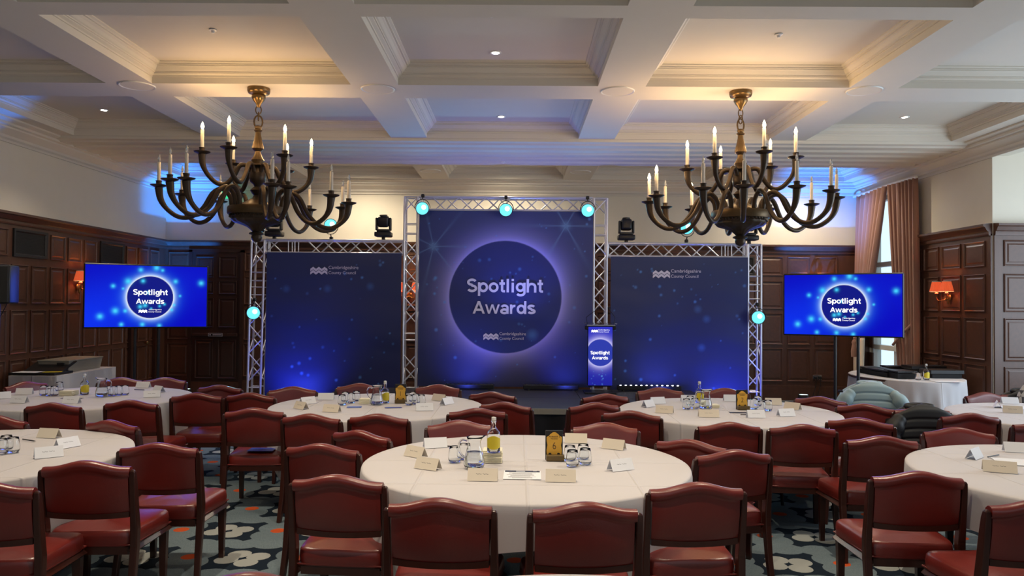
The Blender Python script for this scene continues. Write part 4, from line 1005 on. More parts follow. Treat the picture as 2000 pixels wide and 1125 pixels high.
for a in (
    (860, 970, 3, 'front red leather chair left of centre, back to camera before table six', G6),
    (1143, 978, -3, 'front red leather chair right of centre, back to camera before table six', G6),
    (660, 925, 5, 'red leather chair at the front left of table six, lit orange seat showing', G6),
    (1360, 940, -5, 'red leather chair at the front right of table six', G6),
    (627, 882, 12, 'red leather chair just behind the front left chair of table six', G6),
    (1435, 897, -10, 'red leather chair just behind the front right chair of table six', G6),
    (703, 850, 28, 'red leather chair at the back left rim of table six', G6),
    (1350, 857, 34, 'red leather chair at the back right rim of table six', G6),
    (897, 830, 176, 'red leather chair behind table six, beyond its jug and bottle', G6),
    (1182, 834, 186, 'red leather chair behind table six, right of its number stand', G6),
    (740, 807, 8, 'red leather chair before table one, right of the two middle front chairs', G1),
    (608, 807, 10, 'red leather chair before table one, left of the two middle front chairs', G1),
    (497, 795, -4, 'red leather chair with a glossy blue card lying on its seat', G1),
    (488, 779, 6, 'red leather chair directly behind the chair with the blue card', G1),
    (572, 764, 172, 'red leather chair at the far left of table one before the left wing banner', G1),
    (702, 755, 178, 'red leather chair behind table one near its bottle and jug', G1),
    (856, 757, 186, 'red leather chair behind table one right of its number stand', G1),
    (962, 767, 20, 'small red chair back at the far right of table one nearest the stage', G1),
    (988, 782, 20, 'red leather chair right of table one, beside the black stage skirt', G1),
    (932, 796, -4, 'red leather chair at the front right of table one', G1),
    (1160, 785, -18, 'red leather chair at the left of table two beside the stage skirt', G2),
    (1182, 768, -16, 'red chair back directly in front of the foot of the lectern', G2),
    (1234, 799, 18, 'red leather chair at the front left of table two', G2),
    (1288, 763, 178, 'red leather chair behind table two below the lit LED batten', G2),
    (1416, 765, 184, 'red leather chair behind table two between its jug and number stand', G2),
    (1424, 823, -3, 'red leather chair in front of table two, left of the middle pair', G2),
    (1567, 827, 6, 'red leather chair in front of table two with its legs in full view', G2),
    (1602, 779, 36, 'red leather chair behind the right rim of table two left of the pale blue jacket', G2),
    (1680, 814, 26, 'red leather chair right of table two, the nearer of two in line', G2),
    (1690, 797, 30, 'red leather chair right of table two directly below the pale blue jacket', G2),
    (1724, 863, 2, 'red leather chair at the left of the near right table, behind the nearest full chair', GC),
    (1790, 905, 3, 'large red leather chair before the near right table, seat and legs in view', GC),
    (1870, 846, 190, 'red leather chair behind the near right table', GC),
    (2030, 972, -2, 'nearest red leather chair cut by the right picture edge', GC),
    (2040, 812, 5, 'red leather chair cut by the right edge beyond the near right table', GD),
    (1893, 800, 0, 'red leather chair right of the black jacket', GD),
    (1925, 769, 172, 'red leather chair behind the far right table near the side table', GD),
    (105, 785, 2, 'red leather chair before the far left table, leftmost of its front row', GA),
    (257, 780, 4, 'red leather chair before the far left table, right of the leftmost', GA),
    (385, 765, -3, 'red leather chair at the right of the far left table with its seat showing', GA),
    (430, 751, 8, 'red leather chair farthest right of the far left table, by the wing truss foot', GA),
    (322, 741, 176, 'red leather chair behind the far left table below the left television', GA),
    (236, 739, 172, 'red leather chair behind the far left table beside the white side table', GA),
    (50, 745, 110, 'red leather chair seen edge on between the far left table and side table', GA),
    (-2, 820, 14, 'red leather chair behind the near left table cut by the left picture edge', GB),
    (218, 823, 20, 'red leather chair behind the near left table, right of the edge one', GB),
    (312, 853, -2, 'red leather chair right of the near left table, seat pointing to the aisle', GB),
    (170, 898, -3, 'large red leather chair before the near left table', GB),
    (-32, 938, -6, 'nearest red leather chair cut by the left picture edge', GB),
    (500, 1114, 4, 'top of a red leather chair at the bottom edge left of centre', 'chairs round the nearest table'),
): chair(*a)

# ------------------------------------------------------------------ round tables
TR, TZ = .965, .755
def cloth_mb(rx, ry, seed, half=1.17, maxd=.64, rot=0.0, mind=.16, nth=220):
    rn = random.Random(seed); ph = [rn.uniform(0, 6.28) for _ in range(4)]
    vs = []; fs = []; rings = [0, .3, .6, .85, .95, .985, .997, 1.0]
    def edge(a):
        c = max(abs(math.cos(a - rot)), abs(math.sin(a - rot))); return min(maxd, max(mind, half / c - max(rx, ry)))
    K = 10
    for k in rings:
        for i in range(nth):
            a = 2 * PI * i / nth; z = TZ - (0 if k < .985 else (.002 if k < .997 else (.006 if k < 1 else .014)))
            # pressed creases across the top
            x, y = rx * k * math.cos(a), ry * k * math.sin(a)
            z += .0035 * math.exp(-(((x * math.cos(rot) + y * math.sin(rot)) ) / .012) ** 2) * (k < .98)
            vs.append((x, y, z))
    for j in range(1, K + 1):
        t = j / K
        for i in range(nth):
            a = 2 * PI * i / nth; d = edge(a); dd = d * t
            amp = .055 * min(1, dd / .45) * min(1, (d - .05) / .4)
            f = amp * (math.sin(9 * a + ph[0]) * .6 + math.sin(17 * a + ph[1]) * .4 + .3 * math.sin(29 * a + ph[2]))
            o = .004 + .03 * t * d + f * (.6 + .4 * t)
            o = max(o, .004 - .09 * t)
            vs.append(((rx + o) * math.cos(a), (ry + o) * math.sin(a), TZ - .014 - dd))
    n = len(rings) + K
    for r in range(n - 1):
        for i in range(nth): fs.append((r * nth + i, r * nth + (i + 1) % nth, (r + 1) * nth + (i + 1) % nth, (r + 1) * nth + i))
    return MB().add(vs, fs)
def round_table(c, name, seed, rot=0.0):
    t_ = thing('round_table', 'round folding table under the cloth of ' + name, 'table', (c[0], c[1], 0), 0, 'round tables')
    obj('tabletop', MB().lathe([(0, .72), (TR - .03, .72), (TR - .025, .735), (TR - .03, .745), (0, .745)], 48), M_wood, t_)
    for a in (45, 135, 225, 315):
        obj('leg', MB().tube([(.45 * math.cos(R_(a)), .45 * math.sin(R_(a)), .72), (.52 * math.cos(R_(a)), .52 * math.sin(R_(a)), .01)], .014, 8), M_blackm, t_, 60)
    o = obj('tablecloth', cloth_mb(TR, TR, seed, rot=rot), M_cloth, None, 180, (c[0], c[1], 0))
    tag(o, 'white cloth with pressed creases draped over ' + name, 'tablecloth', 'white tablecloths')
    return c
def center_from(pxc, ypf):
    p = onz(pxc, ypf, TZ); return (p.x, p.y)
T6 = round_table((.06, 4.60), 'table six in the middle', 1, R_(1)); T1 = round_table(((740 - 1010) / 1500 * 7.05, 7.05), 'table one left of the stage', 2, R_(8))
T2 = round_table(((1421 - 1010) / 1500 * 6.92, 6.92), 'table two right of the stage', 3, R_(-10)); TA = round_table(((168 - 1010) / 1500 * 7.45, 7.45), 'the far left table', 4, R_(20))
TB = round_table(((-80 - 1010) / 1500 * 4.66, 4.66), 'the near left table', 5, R_(10)); TC = round_table(((2132 - 1010) / 1500 * 4.40, 4.40), 'the near right table', 6, R_(20))
TD_ = round_table(((2085 - 1010) / 1500 * 6.75, 6.75), 'the far right table', 7, R_(30)); TE = round_table((.20, 1.76), 'the nearest table at the bottom edge', 8, 0)

# ------------------------------------------------------------------ things on the tables
ZT = TZ + .0035
def on(px, py): p = onz(px, py, ZT); return (p.x, p.y, ZT)
_card = {}
def card_meshes(m_, w=.15):
    k = (m_.name, w)
    if k not in _card:
        h, d = .062, .032; s_ = MB(); t_ = .0012
        for s in (-1, 1):
            s_.add([(-w / 2, s * d, 0), (w / 2, s * d, 0), (w / 2, 0, h), (-w / 2, 0, h), (-w / 2, s * (d - t_), 0), (w / 2, s * (d - t_), 0), (w / 2, 0, h - t_ * 2), (-w / 2, 0, h - t_ * 2)],
                   [(0, 1, 2, 3), (7, 6, 5, 4), (0, 4, 5, 1), (0, 3, 7, 4), (1, 5, 6, 2)])
        ink = MB(); n = Vector((0, -h, -d)).normalized()
        x = -.035
        for wd in (.030, .034):
            for i in range(int(wd / .005)):
                zz = .031 + (.002 if i % 3 == 0 else 0); y = -d * (1 - zz / h)
                ink.add([(x, y - .0006, zz - .003), (x + .0036, y - .0006, zz - .003), (x + .0036, y + .0016 - .0006, zz + .003), (x, y + .0016 - .0006, zz + .003)], [(0, 1, 2, 3)]); x += .005
            x += .006
        _card[k] = (s_.mesh('name_card', m_), ink.mesh('name_print', M_ink))
    return _card[k]
def card(px, py, yaw, label, cream=False, blank=False, w=.15):
    a, b = card_meshes(M_cream if cream else M_card, w); o = link('name_card', a, None, on(px, py), (0, 0, R_(yaw))); tag(o, label, 'name card', 'folded name cards')
    if not blank: link('name_print', b, o)
    return o
card(943, 937, -2, 'cream name card in front of the jug on table six', True, w=.16)
card(1095, 939, -3, 'cream name card at the front of table six right of the programme', True, w=.16)
card(836, 915, -28, 'cream name card at the front left of table six', True); card(812, 891, -38, 'cream name card at the left rim of table six behind another', True)
card(850, 873, 18, 'blank white name card at the back left of table six', False, True); card(1212, 917, 28, 'white name card turned away at the front right of table six')
card(1199, 876, -30, 'cream blank name card at the back right of table six', True, True); card(1125, 864, -5, 'blank cream name card behind the glasses on table six', True, True)
card(601, 788, 50, 'white name card at the far left rim of table one'); card(588, 798, -40, 'cream name card at the front left rim of table one', True)
card(648, 804, -15, 'cream name card at the front left of table one', True); card(637, 780, 5, 'blank white name card behind the left glasses on table one', False, True)
card(829, 801, 12, 'white name card at the front right of table one'); card(858, 782, -35, 'cream name card at the back right of table one', True, True); card(873, 789, 60, 'white name card at the right rim of table one', False, True)
card(1284, 788, 20, 'blank white name card at the back left of table two', False, True); card(1266, 794, 48, 'white name card at the left rim of table two', False, True); card(1298, 806, -22, 'cream name card at the front left of table two', True)
card(1384, 814, -4, 'cream name card before the jug on table two', True, w=.17); card(1476, 815, 3, 'white name card before the number stand on table two'); card(1535, 812, 14, 'white name card at the front right of table two')
card(1548, 799, -50, 'cream name card at the right rim of table two', True, True); card(1428, 783, 0, 'blank white name card left of the number stand on table two', False, True); card(1510, 790, -5, 'cream name card behind the right glasses on table two', True, True); card(1345, 784, 0, 'blank white card behind the left glasses on table two', False, True)
card(48, 770, 12, 'blank white name card at the left of the far left table', False, True); card(38, 786, -5, 'white name card at the front left of the far left table', False); card(140, 787, -2, 'white name card at the front of the far left table'); card(3, 778, 40, 'white name card cut by the left edge on the far left table', False, True)
card(297, 775, 20, 'white printed name card at the right of the far left table'); card(310, 765, -35, 'white name card at the far right rim of the far left table', False, True); card(280, 757, -6, 'blank white name card at the back right of the far left table', False, True)
card(95, 892, 38, 'white printed name card at the front of the near left table'); card(131, 873, 68, 'white name card standing tall right of the pen on the near left table'); card(96, 854, -10, 'blank cream name card at the back of the near left table', True, True)
card(1903, 894, 42, 'blank white name card at the left of the near right table', False, True); card(1952, 921, -24, 'cream printed name card at the front of the near right table', True, w=.17); card(1985, 882, -15, 'white name card at the right edge on the near right table', False, True)
card(1948, 795, 62, 'white tented name card at the left of the far right table', False, True); card(1978, 806, -28, 'cream name card at the front of the far right table', True); card(1972, 788, -10, 'blank white name card at the back of the far right table', False, True)

# jugs, bottles, glasses
def glass_proto():
    t_ = thing('water_glass', 'x', 'glass')
    pr = [(0, .001), (.029, .001), (.034, .006), (.0385, .022), (.038, .045), (.033, .078), (.030, .094), (.0290, .094), (.0318, .078), (.0365, .045), (.037, .022), (.032, .012), (0, .011)]
    obj('tumbler', MB().lathe(pr, 20), M_glass, t_, 180); return t_
GL = glass_proto(); _g = [True]
def glass(px, py, label, group):
    loc = on(px, py)
    if _g[0]: _g[0] = False; GL.location = loc; tag(GL, label, 'glass', group); return
    dup(GL, loc, 0, label, group)
def jug_proto():
    t_ = thing('water_jug', 'x', 'jug')
    pr = [(0, .001), (.045, .001), (.056, .008), (.061, .026), (.058, .05), (.048, .09), (.040, .125), (.0375, .15), (.040, .165), (.045, .178)]
    inn = [(r - .003, z) for r, z in pr[::-1][:-2]] + [(.045, .012), (0, .010)]
    b = MB().lathe(pr + inn, 28)
    b.v = [(x + (.022 * ((z - .155) / .023) * max(0, x / .045) ** 3 if z > .155 else 0), y, z + (.008 * max(0, x / .045) ** 3 if z > .165 else 0)) for x, y, z in b.v]
    obj('body', b, M_glass, t_, 180)
    obj('handle', MB().tube(arm_pts([(-.040, 0, .155), (-.07, 0, .160), (-.088, 0, .135), (-.082, 0, .09), (-.055, 0, .06)]), .006, 8), M_glass, t_, 180)
    obj('water', MB().lathe([(0, .0125), (.044, .0125), (.0575, .026), (.0545, .05), (.0455, .085), (.0435, .092), (0, .092)], 24), M_water, t_, 60)
    return t_
JG = jug_proto(); _j = [True]
def jug(px, py, rz, label):
    loc = on(px, py)
    if _j[0]: _j[0] = False; JG.location = loc; JG.rotation_euler = (0, 0, rz); tag(JG, label, 'jug', 'glass water jugs'); return JG
    return dup(JG, loc, rz, label, 'glass water jugs')
def bottle_proto():
    t_ = thing('glass_bottle', 'x', 'bottle')
    pr = [(0, .001), (.034, .001), (.038, .005), (.0385, .105), (.035, .122), (.022, .136), (.0135, .145), (.0125, .175), (.0155, .178), (.0155, .186), (.012, .19), (.0095, .19), (.0095, .146), (.02, .132), (.033, .12), (.0355, .105), (.0355, .012), (0, .012)]
    obj('body', MB().lathe(pr, 24), M_glass, t_, 180)
    lb = MB(); vs = []; n = 14
    for k, z in ((0, .03), (1, .092)):
        for i in range(n + 1):
            a = -PI / 2 + (i / n - .5) * 2.6; zz = z + (.010 * math.cos((i / n - .5) * 5) if k else -.006 * math.cos((i / n - .5) * 5)); vs.append((.0393 * math.cos(a), .0393 * math.sin(a), zz))
    obj('label', lb.add(vs, [(i, i + 1, n + 2 + i, n + 1 + i) for i in range(n)]), M_label, t_, 180)
    obj('stopper', MB().lathe([(0, .18), (.009, .18), (.0135, .19), (.0135, .205), (0, .208)], 14), M_white, t_, 50)
    return t_
BT = bottle_proto(); _b = [True]
def bottle(px, py, rz, label, dz=0):
    p = onz(px, py, ZT + dz); loc = (p.x, p.y, ZT + dz)
    if _b[0]: _b[0] = False; BT.location = loc; BT.rotation_euler = (0, 0, rz); tag(BT, label, 'bottle', 'yellow labelled bottles'); return
    dup(BT, loc, rz, label, 'yellow labelled bottles')
jug(926, 914, 0, 'glass water jug on table six'); jug(736, 791, 0, 'glass water jug in front of the bottle on table one'); jug(1378, 800, 0, 'glass water jug on table two'); jj = jug(199, 775, PI, 'glass jug with handle on the right, far left table')
N = 'napkins'
def napkins(px, py, n, w, label, rz=0):
    x, y, z = on(px, py); y += w / 2; t_ = thing('napkin_stack', label, 'napkins', (x, y, z), rz, 'folded napkin stacks')
    me = MB().rbox((0, 0, .0045), (w, w, .009), .003, 1).mesh('napkin', M_napkin)
    for i in range(n): link('napkin', me, t_, (random.uniform(-.002, .002), random.uniform(-.002, .002), i * .0092), (0, 0, random.uniform(-.03, .03)))
    return n * .0092
hN = napkins(962, 905, 8, .115, 'stack of cream napkins under the bottle on table six'); napkins(711, 789, 5, .10, 'stack of cream napkins left of the jug on table one'); napkins(127, 773, 5, .13, 'stack of cream napkins left of the bottle on the far left table'); napkins(1394, 797, 3, .11, 'stack of white napkins behind the jug on table two')
bottle(964, 884, 0, 'clear bottle with yellow label on the napkins of table six', hN); bottle(752, 787, .6, 'clear bottle with yellow label behind the jug on table one'); bottle(1366, 787, -.4, 'clear bottle behind the jug on table two'); bottle(165, 771, .8, 'clear bottle with yellow label on the far left table')
for px, py, l in ((888, 903, 'left glass of the pair left of the jug on table six'), (905, 897, 'right glass of the pair left of the jug on table six'), (1118, 911, 'nearest glass right of the number six stand'), (1113, 901, 'glass directly behind the nearest one right of the number six stand'), (1143, 907, 'nearer glass at the right of the table six cluster'), (1139, 898, 'farther glass at the right of the table six cluster')): glass(px, py, l, 'glasses on table six')
for px, py, l in ((668, 791, 'front left glass in the left cluster on table one'), (674, 785, 'second glass in the left cluster on table one'), (686, 787, 'third glass in the left cluster on table one'), (696, 783, 'rear right glass in the left cluster on table one'), (799, 791, 'front left glass right of the number one stand'), (806, 785, 'second glass right of the number one stand'), (812, 789, 'third glass right of the number one stand'), (823, 791, 'rightmost glass on table one')): glass(px, py, l, 'glasses on table one')
for px, py, l in ((1341, 799, 'front glass left of the jug on table two'), (1348, 793, 'middle glass left of the jug on table two'), (1357, 798, 'glass nearest the jug on table two'), (1473, 799, 'first glass right of the number two stand'), (1480, 793, 'rear glass right of the number two stand'), (1487, 804, 'front middle glass right of the number two stand'), (1500, 802, 'rightmost glass on table two')): glass(px, py, l, 'glasses on table two')
for px, py, l in ((85, 772, 'leftmost glass on the far left table'), (97, 773, 'second glass from the left on the far left table'), (106, 773, 'third glass from the left on the far left table'), (116, 764, 'rear glass behind the napkins on the far left table'), (213, 773, 'glass beside the jug on the far left table'), (222, 773, 'second glass right of the jug on the far left table'), (232, 772, 'third glass right of the jug on the far left table'), (244, 771, 'rightmost glass on the far left table')): glass(px, py, l, 'glasses on the far left table')
for px, py, l in ((2, 887, 'front glass at the left edge of the near left table'), (12, 880, 'rear glass at the left edge of the near left table'), (25, 884, 'rightmost glass on the near left table')): glass(px, py, l, 'glasses on the near left table')
def number_stand(px, py, num, label, s=1.0):
    x, y, z = on(px, py); t_ = thing('table_number_stand', label, 'table number', (x, y + .03, z), R_(3), 'table number stands')
    obj('base', MB().rbox((.004, -.012, .0175), (.108, .045, .035), .003, 1), M_dbrass, t_)
    obj('back_board', MB().rbox((0, .018, .088), (.105, .012, .176), .002, 1), M_black, t_)
    hw = .046; pts = [(-hw * .96, .03), (-hw, .06), (-hw * .88, .09), (-hw, .115), (-hw, .138), (-hw * .75, .143), (-hw * .5, .156), (-hw * .2, .165), (0, .167)]
    pts = pts + [(-a, b) for a, b in pts[:-1][::-1]]
    pl = obj('plaque', MB().prism(pts, .004, .010), M_gold, t_)
    for a, sz, zz, of in ((num, .062, .066, -.0008), ):
        text(a, sz, frontM(0, .0032, zz), M_woodd, pl, off=of, ext=.0006, sx=.82)
    text("PARKER'S", .0135, frontM(0, .0032, .136), M_woodd, pl, ext=.0005, space=1.25); text('TAVERN', .010, frontM(0, .0032, .125), M_woodd, pl, ext=.0005, space=1.2)
    rv_ = MB()
    for q in (-1, 1): rv_.lathe([(0, 0), (.009, 0), (.009, .002), (0, .002)], 12, M=Matrix.Translation((q * .026, .004, .036)) @ Matrix.Rotation(PI / 2, 4, 'X'))
    obj('notch', rv_, M_black, pl)
number_stand(1083, 901, '6', 'gold plaque with number 6 in a brass holder on table six'); number_stand(781, 788, '1', 'gold plaque with number 1 on table one'); number_stand(1452, 801, '2', 'gold plaque with number 2 on table two')
def sheet(px, py, w, h, rz, m_, label, cat='paper', name='paper_sheet', dz=.0):
    x, y, z = on(px, py); o = obj(name, MB().box((0, 0, .0008), (w, h, .0016)), m_, None, 0, (x, y, z + dz), (0, 0, R_(rz))); return tag(o, label, cat)
pg = sheet(1020, 928, .205, .205, -1, M_card, 'white programme with a navy header at the front of table six', 'programme', 'programme')
obj('header_print', MB().box((0, .084, .0022), (.194, .034, .001)), M_navy, pg); tx = MB()
for i in range(9): tx.box((-.01 * (i % 2), .05 - i * .016, .0019), (.15 - .02 * (i % 3), .003, .0006))
obj('text_lines', tx, M_ink, pg); tx = MB(); tx.box((-.01, .084, .0029), (.05, .014, .0006)); tx.box((.07, .094, .0029), (.02, .006, .0006)); obj('header_lettering', tx, M_card, pg)
sheet(692, 795, .13, .10, 8, M_blueleaf, 'glossy blue leaflet left of the jug on table one', 'leaflet', 'leaflet'); sheet(768, 796, .15, .06, 14, M_blueleaf, 'narrow blue leaflet in front of the number one stand', 'leaflet', 'leaflet')
sheet(1447, 806, .20, .06, -3, M_navy, 'dark folder in front of the number two stand', 'folder', 'folder'); sheet(141, 778, .20, .05, 0, M_navy, 'dark folder in front of the bottle on the far left table', 'folder', 'folder'); sheet(1990, 903, .25, .22, -18, M_card, 'white printed sheet at the right edge on the near right table'); sheet(1990, 797, .3, .2, 5, M_card, 'white paper on the far right table at the picture edge')
def pen(px, py, L, rz, label, m_=None):
    x, y, z = on(px, py); t_ = thing('pen', label, 'pen', (x, y, z + .005), R_(rz)); obj('barrel', MB().tube([(-L / 2, 0, 0), (L / 2, 0, 0)], .004, 6), m_ or M_black, t_, 60); obj('tip', MB().tube([(L / 2, 0, 0), (L / 2 + .012, 0, 0)], [.004, .001], 6), M_chrome, t_, 60)
pen(56, 861, .14, -28, 'pen lying on the near left table'); pen(1940, 892, .13, 32, 'pen beside the printed sheet on the near right table'); pen(877, 873, .12, -8, 'pen beside the blank card on table six'); pen(1460, 811, .12, 0, 'pen near the number two stand'); pen(272, 762, .12, -12, 'pen at the right of the far left table'); pen(1030, 0 + 893, .0001 + .1, 10, 'pen behind the programme on table six') if False else None
# the blue card on the seat of one chair
c_ = CARDC[0][0] + Matrix.Rotation(CARDC[0][1], 3, 'Z') @ Vector((.02, .17, 0)); o = obj('seat_card', MB().box((0, 0, .001), (.21, .15, .002)), M_blueleaf, None, 0, (c_.x, c_.y, .4735), (0, 0, .05)); tag(o, 'glossy blue card lying on a red chair seat in front of table one', 'card')

# ------------------------------------------------------------------ side tables
gx, gy = (1797 - 1010) / 1500 * 10.6, 10.35
gx, gy = 5.33, 10.6
t_ = thing('side_table', 'oval side table under a white cloth below the right sconce', 'table', (gx, gy, 0))
obj('tabletop', MB().lathe([(0, .72), (.68, .72), (.68, .745), (0, .745)], 40, M=Matrix.Diagonal((1, 1.3, 1, 1))), M_wood, t_)
for sx in (-1, 1):
    for sy in (-1, 1): obj('leg', MB().tube([(sx * .4, sy * .6, .72), (sx * .42, sy * .64, .01)], .016, 8), M_blackm, t_, 60)
tag(obj('tablecloth', cloth_mb(.66, .92, 12, half=1.6, mind=.5, maxd=.72), M_cloth, None, 180, (gx, gy, 0)), 'white folded cloth over the right side table holding black boxes', 'tablecloth')
_bx = {}
def award(px, py, w, d, h, rz, label, lid=False):
    x, y, z = on(px, py); t_ = thing('presentation_box', label, 'box', (x, y + d / 2, z), R_(rz), 'black presentation boxes')
    if not lid:
        b = MB(); b.loft(w * .92, d * .92, [(0, 0), (-w * .04, h - .02), (-w * .04, h - .02)], None); obj('tray', b, M_blackm, t_)
        obj('lid', MB().rbox((0, 0, h), (w * 1.06, d * 1.06, .02), .003, 1), M_navy if False else M_black, t_)
    else:
        obj('tray', MB().rbox((0, 0, h * .35), (w * .9, d * .9, h * .7), .003, 1), M_blackm, t_); obj('lid', MB().rbox((0, 0, h * .8), (w, d, h * .5), .003, 1), M_black, t_)
award(1712, 731, .24, .3, .08, 8, 'black open presentation box, leftmost on the right side table'); award(1728, 734, .24, .3, .08, 8, 'second black presentation box from the left on the right side table')
award(1746, 737, .24, .3, .08, 8, 'third black presentation box from the left on the right side table'); award(1770, 740, .26, .3, .09, 6, 'fourth black presentation box, left of the tumbler'); award(1815, 728, .5, .3, .09, 0, 'long black box at the back right of the side table', True); award(1851, 739, .44, .3, .10, 0, 'large lidded black box right of the bottle on the side table', True)
award(1760, 722, .45, .2, .05, 0, 'flat black box at the very back of the right side table', True)
dup(GL, on(1793, 742), 0, 'clear tumbler beside the bottle on the right side table', 'glasses on the right side table'); bottle(1809, 742, .1, 'clear bottle with round yellow label on the right side table')
sheet(1850, 745, .36, .2, -4, M_card, 'white folded paper at the right end of the right side table', dz=.0)
# left side table along the wall
lx0, lx1, ly0, ly1 = XL + .13, XL + .74, 9.45, 10.85
t_ = thing('side_table', 'long side table under a white cloth against the left wall', 'table', ((lx0 + lx1) / 2, (ly0 + ly1) / 2, 0)); W_, D_ = lx1 - lx0, ly1 - ly0
obj('tabletop', MB().box((0, 0, .735), (W_ - .04, D_ - .04, .03)), M_wood, t_)
for sx in (-1, 1):
    for sy in (-1, 1): obj('leg', MB().tube([(sx * (W_ / 2 - .06), sy * (D_ / 2 - .06), .72), (sx * (W_ / 2 - .06), sy * (D_ / 2 - .06), .01)], .016, 8), M_blackm, t_, 60)
def rect_cloth(w, d, drop):
    vs = []; fs = []; per = []; n = 50
    for i in range(n): per.append((-w / 2 + w * i / n, -d / 2, 0, -1))
    for i in range(n): per.append((w / 2, -d / 2 + d * i / n, 1, 0))
    for i in range(n): per.append((w / 2 - w * i / n, d / 2, 0, 1))
    for i in range(n): per.append((-w / 2, d / 2 - d * i / n, -1, 0))
    K = [0, .01, .1, .3, .6, 1]
    for k in K:
        for i, (x, y, nx, ny) in enumerate(per): f = .018 * k * (math.sin(i * .55) + .5 * math.sin(i * 1.3)); f = max(f, -.0) + .004; vs.append((x + nx * f, y + ny * f, TZ - drop * k))
    m_ = len(per)
    for r in range(len(K) - 1):
        for i in range(m_): fs.append((r * m_ + i, r * m_ + (i + 1) % m_, (r + 1) * m_ + (i + 1) % m_, (r + 1) * m_ + i))
    vs.append((0, 0, TZ)); c = len(vs) - 1
    for i in range(m_): fs.append((i, (i + 1) % m_, c))
    return MB().add(vs, fs)
tag(obj('tablecloth', rect_cloth(W_ - .02, D_, .66), M_cloth, None, 60, ((lx0 + lx1) / 2, (ly0 + ly1) / 2, 0)), 'white cloth over the long side table at the left wall', 'tablecloth')
q = on(152, 722); t_ = thing('storage_box', 'pale translucent storage box on the left side table', 'box', (XL + .42, 10.30, ZT), 0)
obj('body', MB().loft(.40, .80, [(.02, 0), (0, .13), (0, .14)]), M_metalbox, t_); obj('clip', MB().rbox((.1, -.41, .11), (.10, .02, .03), .004, 1), M_black, t_); obj('lid', MB().rbox((0, 0, .148), (.42, .82, .016), .004, 1), M_metalbox, t_)
t_ = thing('equipment_case', 'open flat black case at the near end of the left side table', 'case', (XL + .40, 9.68, ZT), 0)
obj('tray', MB().rbox((0, 0, .015), (.58, .40, .03), .005, 1), M_black, t_); obj('raised_lid', MB().rbox((0, 0, 0), (.5, .36, .02), .004, 1), M_black, t_, 0, (.0, .18, .075), (.35, 0, 0))
o = sheet(0, 0, .3, .2, 0, M_card, 'white papers in the open black case on the left side table'); o.location = (XL + .30, 9.58, ZT + .032)
o = sheet(0, 0, .2, .14, 20, M_label, 'yellow card in the open black case on the left side table', 'card', 'yellow_card'); o.location = (XL + .58, 9.62, ZT + .032)

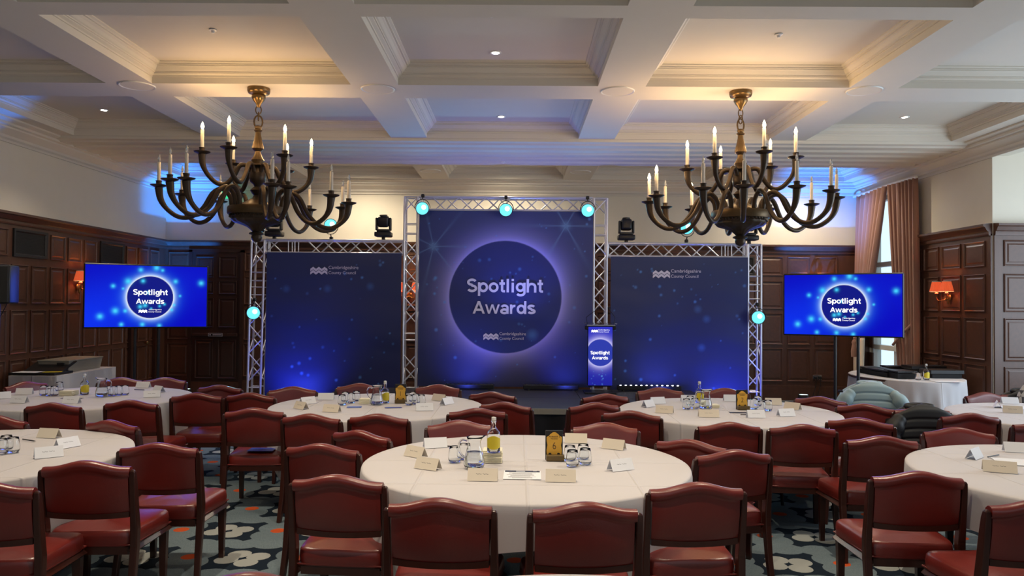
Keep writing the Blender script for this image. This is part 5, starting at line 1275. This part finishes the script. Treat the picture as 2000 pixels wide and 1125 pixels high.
# ------------------------------------------------------------------ coats over chair backs
def puffer(base, py, yaw, wtop, wbot, m_, label, zt=.86, zb=.36, trim=False):
    W, ya = base; t_ = thing('puffer_jacket', label, 'jacket', (W.x, W.y, 0), ya)
    n, K = 48, 84
    def shell(u, v):
        a = 2 * PI * u; z = zt + (zb - zt) * v
        g = math.sin(min(1, v / .13) * PI / 2) ** .8 if v > 0 else 0; z = zt + (zb - zt) * (v if v > .13 else v * v / .13 * .8 + .2 * v)
        hw = (wtop + (wbot - wtop) * v ** .7) / 2 * (.02 + .98 * min(1, g * 1.15 + .0)); hd = (.07 + .06 * v ** .5) * (.05 + .95 * g)
        quil = 1.05 - .11 * math.exp(-((((v * 7) % 1) - .5) / .13) ** 2) + .02 * math.sin(a * 5 + v * 6)
        c, s = math.cos(a), math.sin(a); e = .7
        zz = z - .12 * abs(c) ** 2.2 * max(0, 1 - v * 1.4)
        return (math.copysign(abs(c) ** e, c) * hw * quil, math.copysign(abs(s) ** e, s) * hd * quil - .03 * v, zz)
    obj('body', MB().grid(shell, n, K), m_, t_, 180)
    for s in (-1, 1):
        pts = arm_pts([(s * wtop * .34, -.05, zt - .12), (s * wtop * .44, -.08, zt - .17), (s * wbot * .46, -.10, zt - .28), (s * wbot * .43, -.11, zt - .40), (s * wbot * .38, -.10, zb + .02)])
        rad = [.035 + .035 * math.sin(min(1, i / len(pts) * 2.5) * PI / 2) + .010 * abs(math.sin(i / len(pts) * PI * 5)) for i in range(len(pts))]
        obj('sleeve', MB().tube(pts, rad, 14), m_, t_, 180)
    cl = MB().tube([(.11 * math.cos(a), .045 + .03 * math.sin(a), zt - .035 + .01 * math.sin(a)) for a in [2 * PI * i / 20 for i in range(20)]], .022, 8, closed=True); obj('collar', cl, m_, t_, 180)
    if trim: obj('patch', MB().rbox((-wbot * .47, -.13, zt - .11), (.05, .01, .022), .002, 1), M_black, t_)
    if False: zp = MB().tube([(.02, -.02 - (.05 + .075 * v ** .5) * 1.1 - .02 * v, zt + (zb - zt) * v) for v in [.12 + .8 * i / 12 for i in range(13)]], .005, 6)
    return t_
JB = []
for a in ((1700, 757, 12, 'red chair under the pale blue puffer jacket', GD), (1800, 793, 4, 'red chair under the black puffer jacket', GD), (2004, 765, 10, 'chair under the dark coat at the right picture edge', GD)): chair(*a); JB.append(LASTC)
puffer(JB[0], 742, 12, .54, .68, M_coatblue, 'pale blue quilted puffer jacket hung over a chair back', .92, .36, True)
puffer(JB[1], 780, 4, .54, .64, M_coatblack, 'black quilted puffer jacket hung over a chair back', .87, .30)
jk = puffer(JB[2], 748, 10, .52, .60, M_coatblack, 'dark coat with a grey plaid scarf at the right edge', .88, .40)
def plaid():
    m_ = mat('plaid_wool', srgb(150, 146, 142), .9, var=0); nt = m_.node_tree; tc = nt.nodes.new('ShaderNodeTexCoord'); ck = nt.nodes.new('ShaderNodeTexChecker'); ck.inputs['Scale'].default_value = 16
    ck.inputs[1].default_value = (*srgb(176, 172, 168), 1); ck.inputs[2].default_value = (*srgb(70, 68, 72), 1); nt.links.new(tc.outputs['Object'], ck.inputs[0]); nt.links.new(ck.outputs[0], nt.nodes['Principled BSDF'].inputs['Base Color']); return m_
obj('plaid_scarf', MB().tube(arm_pts([(-.10, -.13, .55), (-.12, -.16, .70), (-.08, -.15, .84), (.02, -.10, .93), (.14, -.10, .90)]), .05, 12), plaid(), jk, 180)
# items left on chairs seen past the aisle
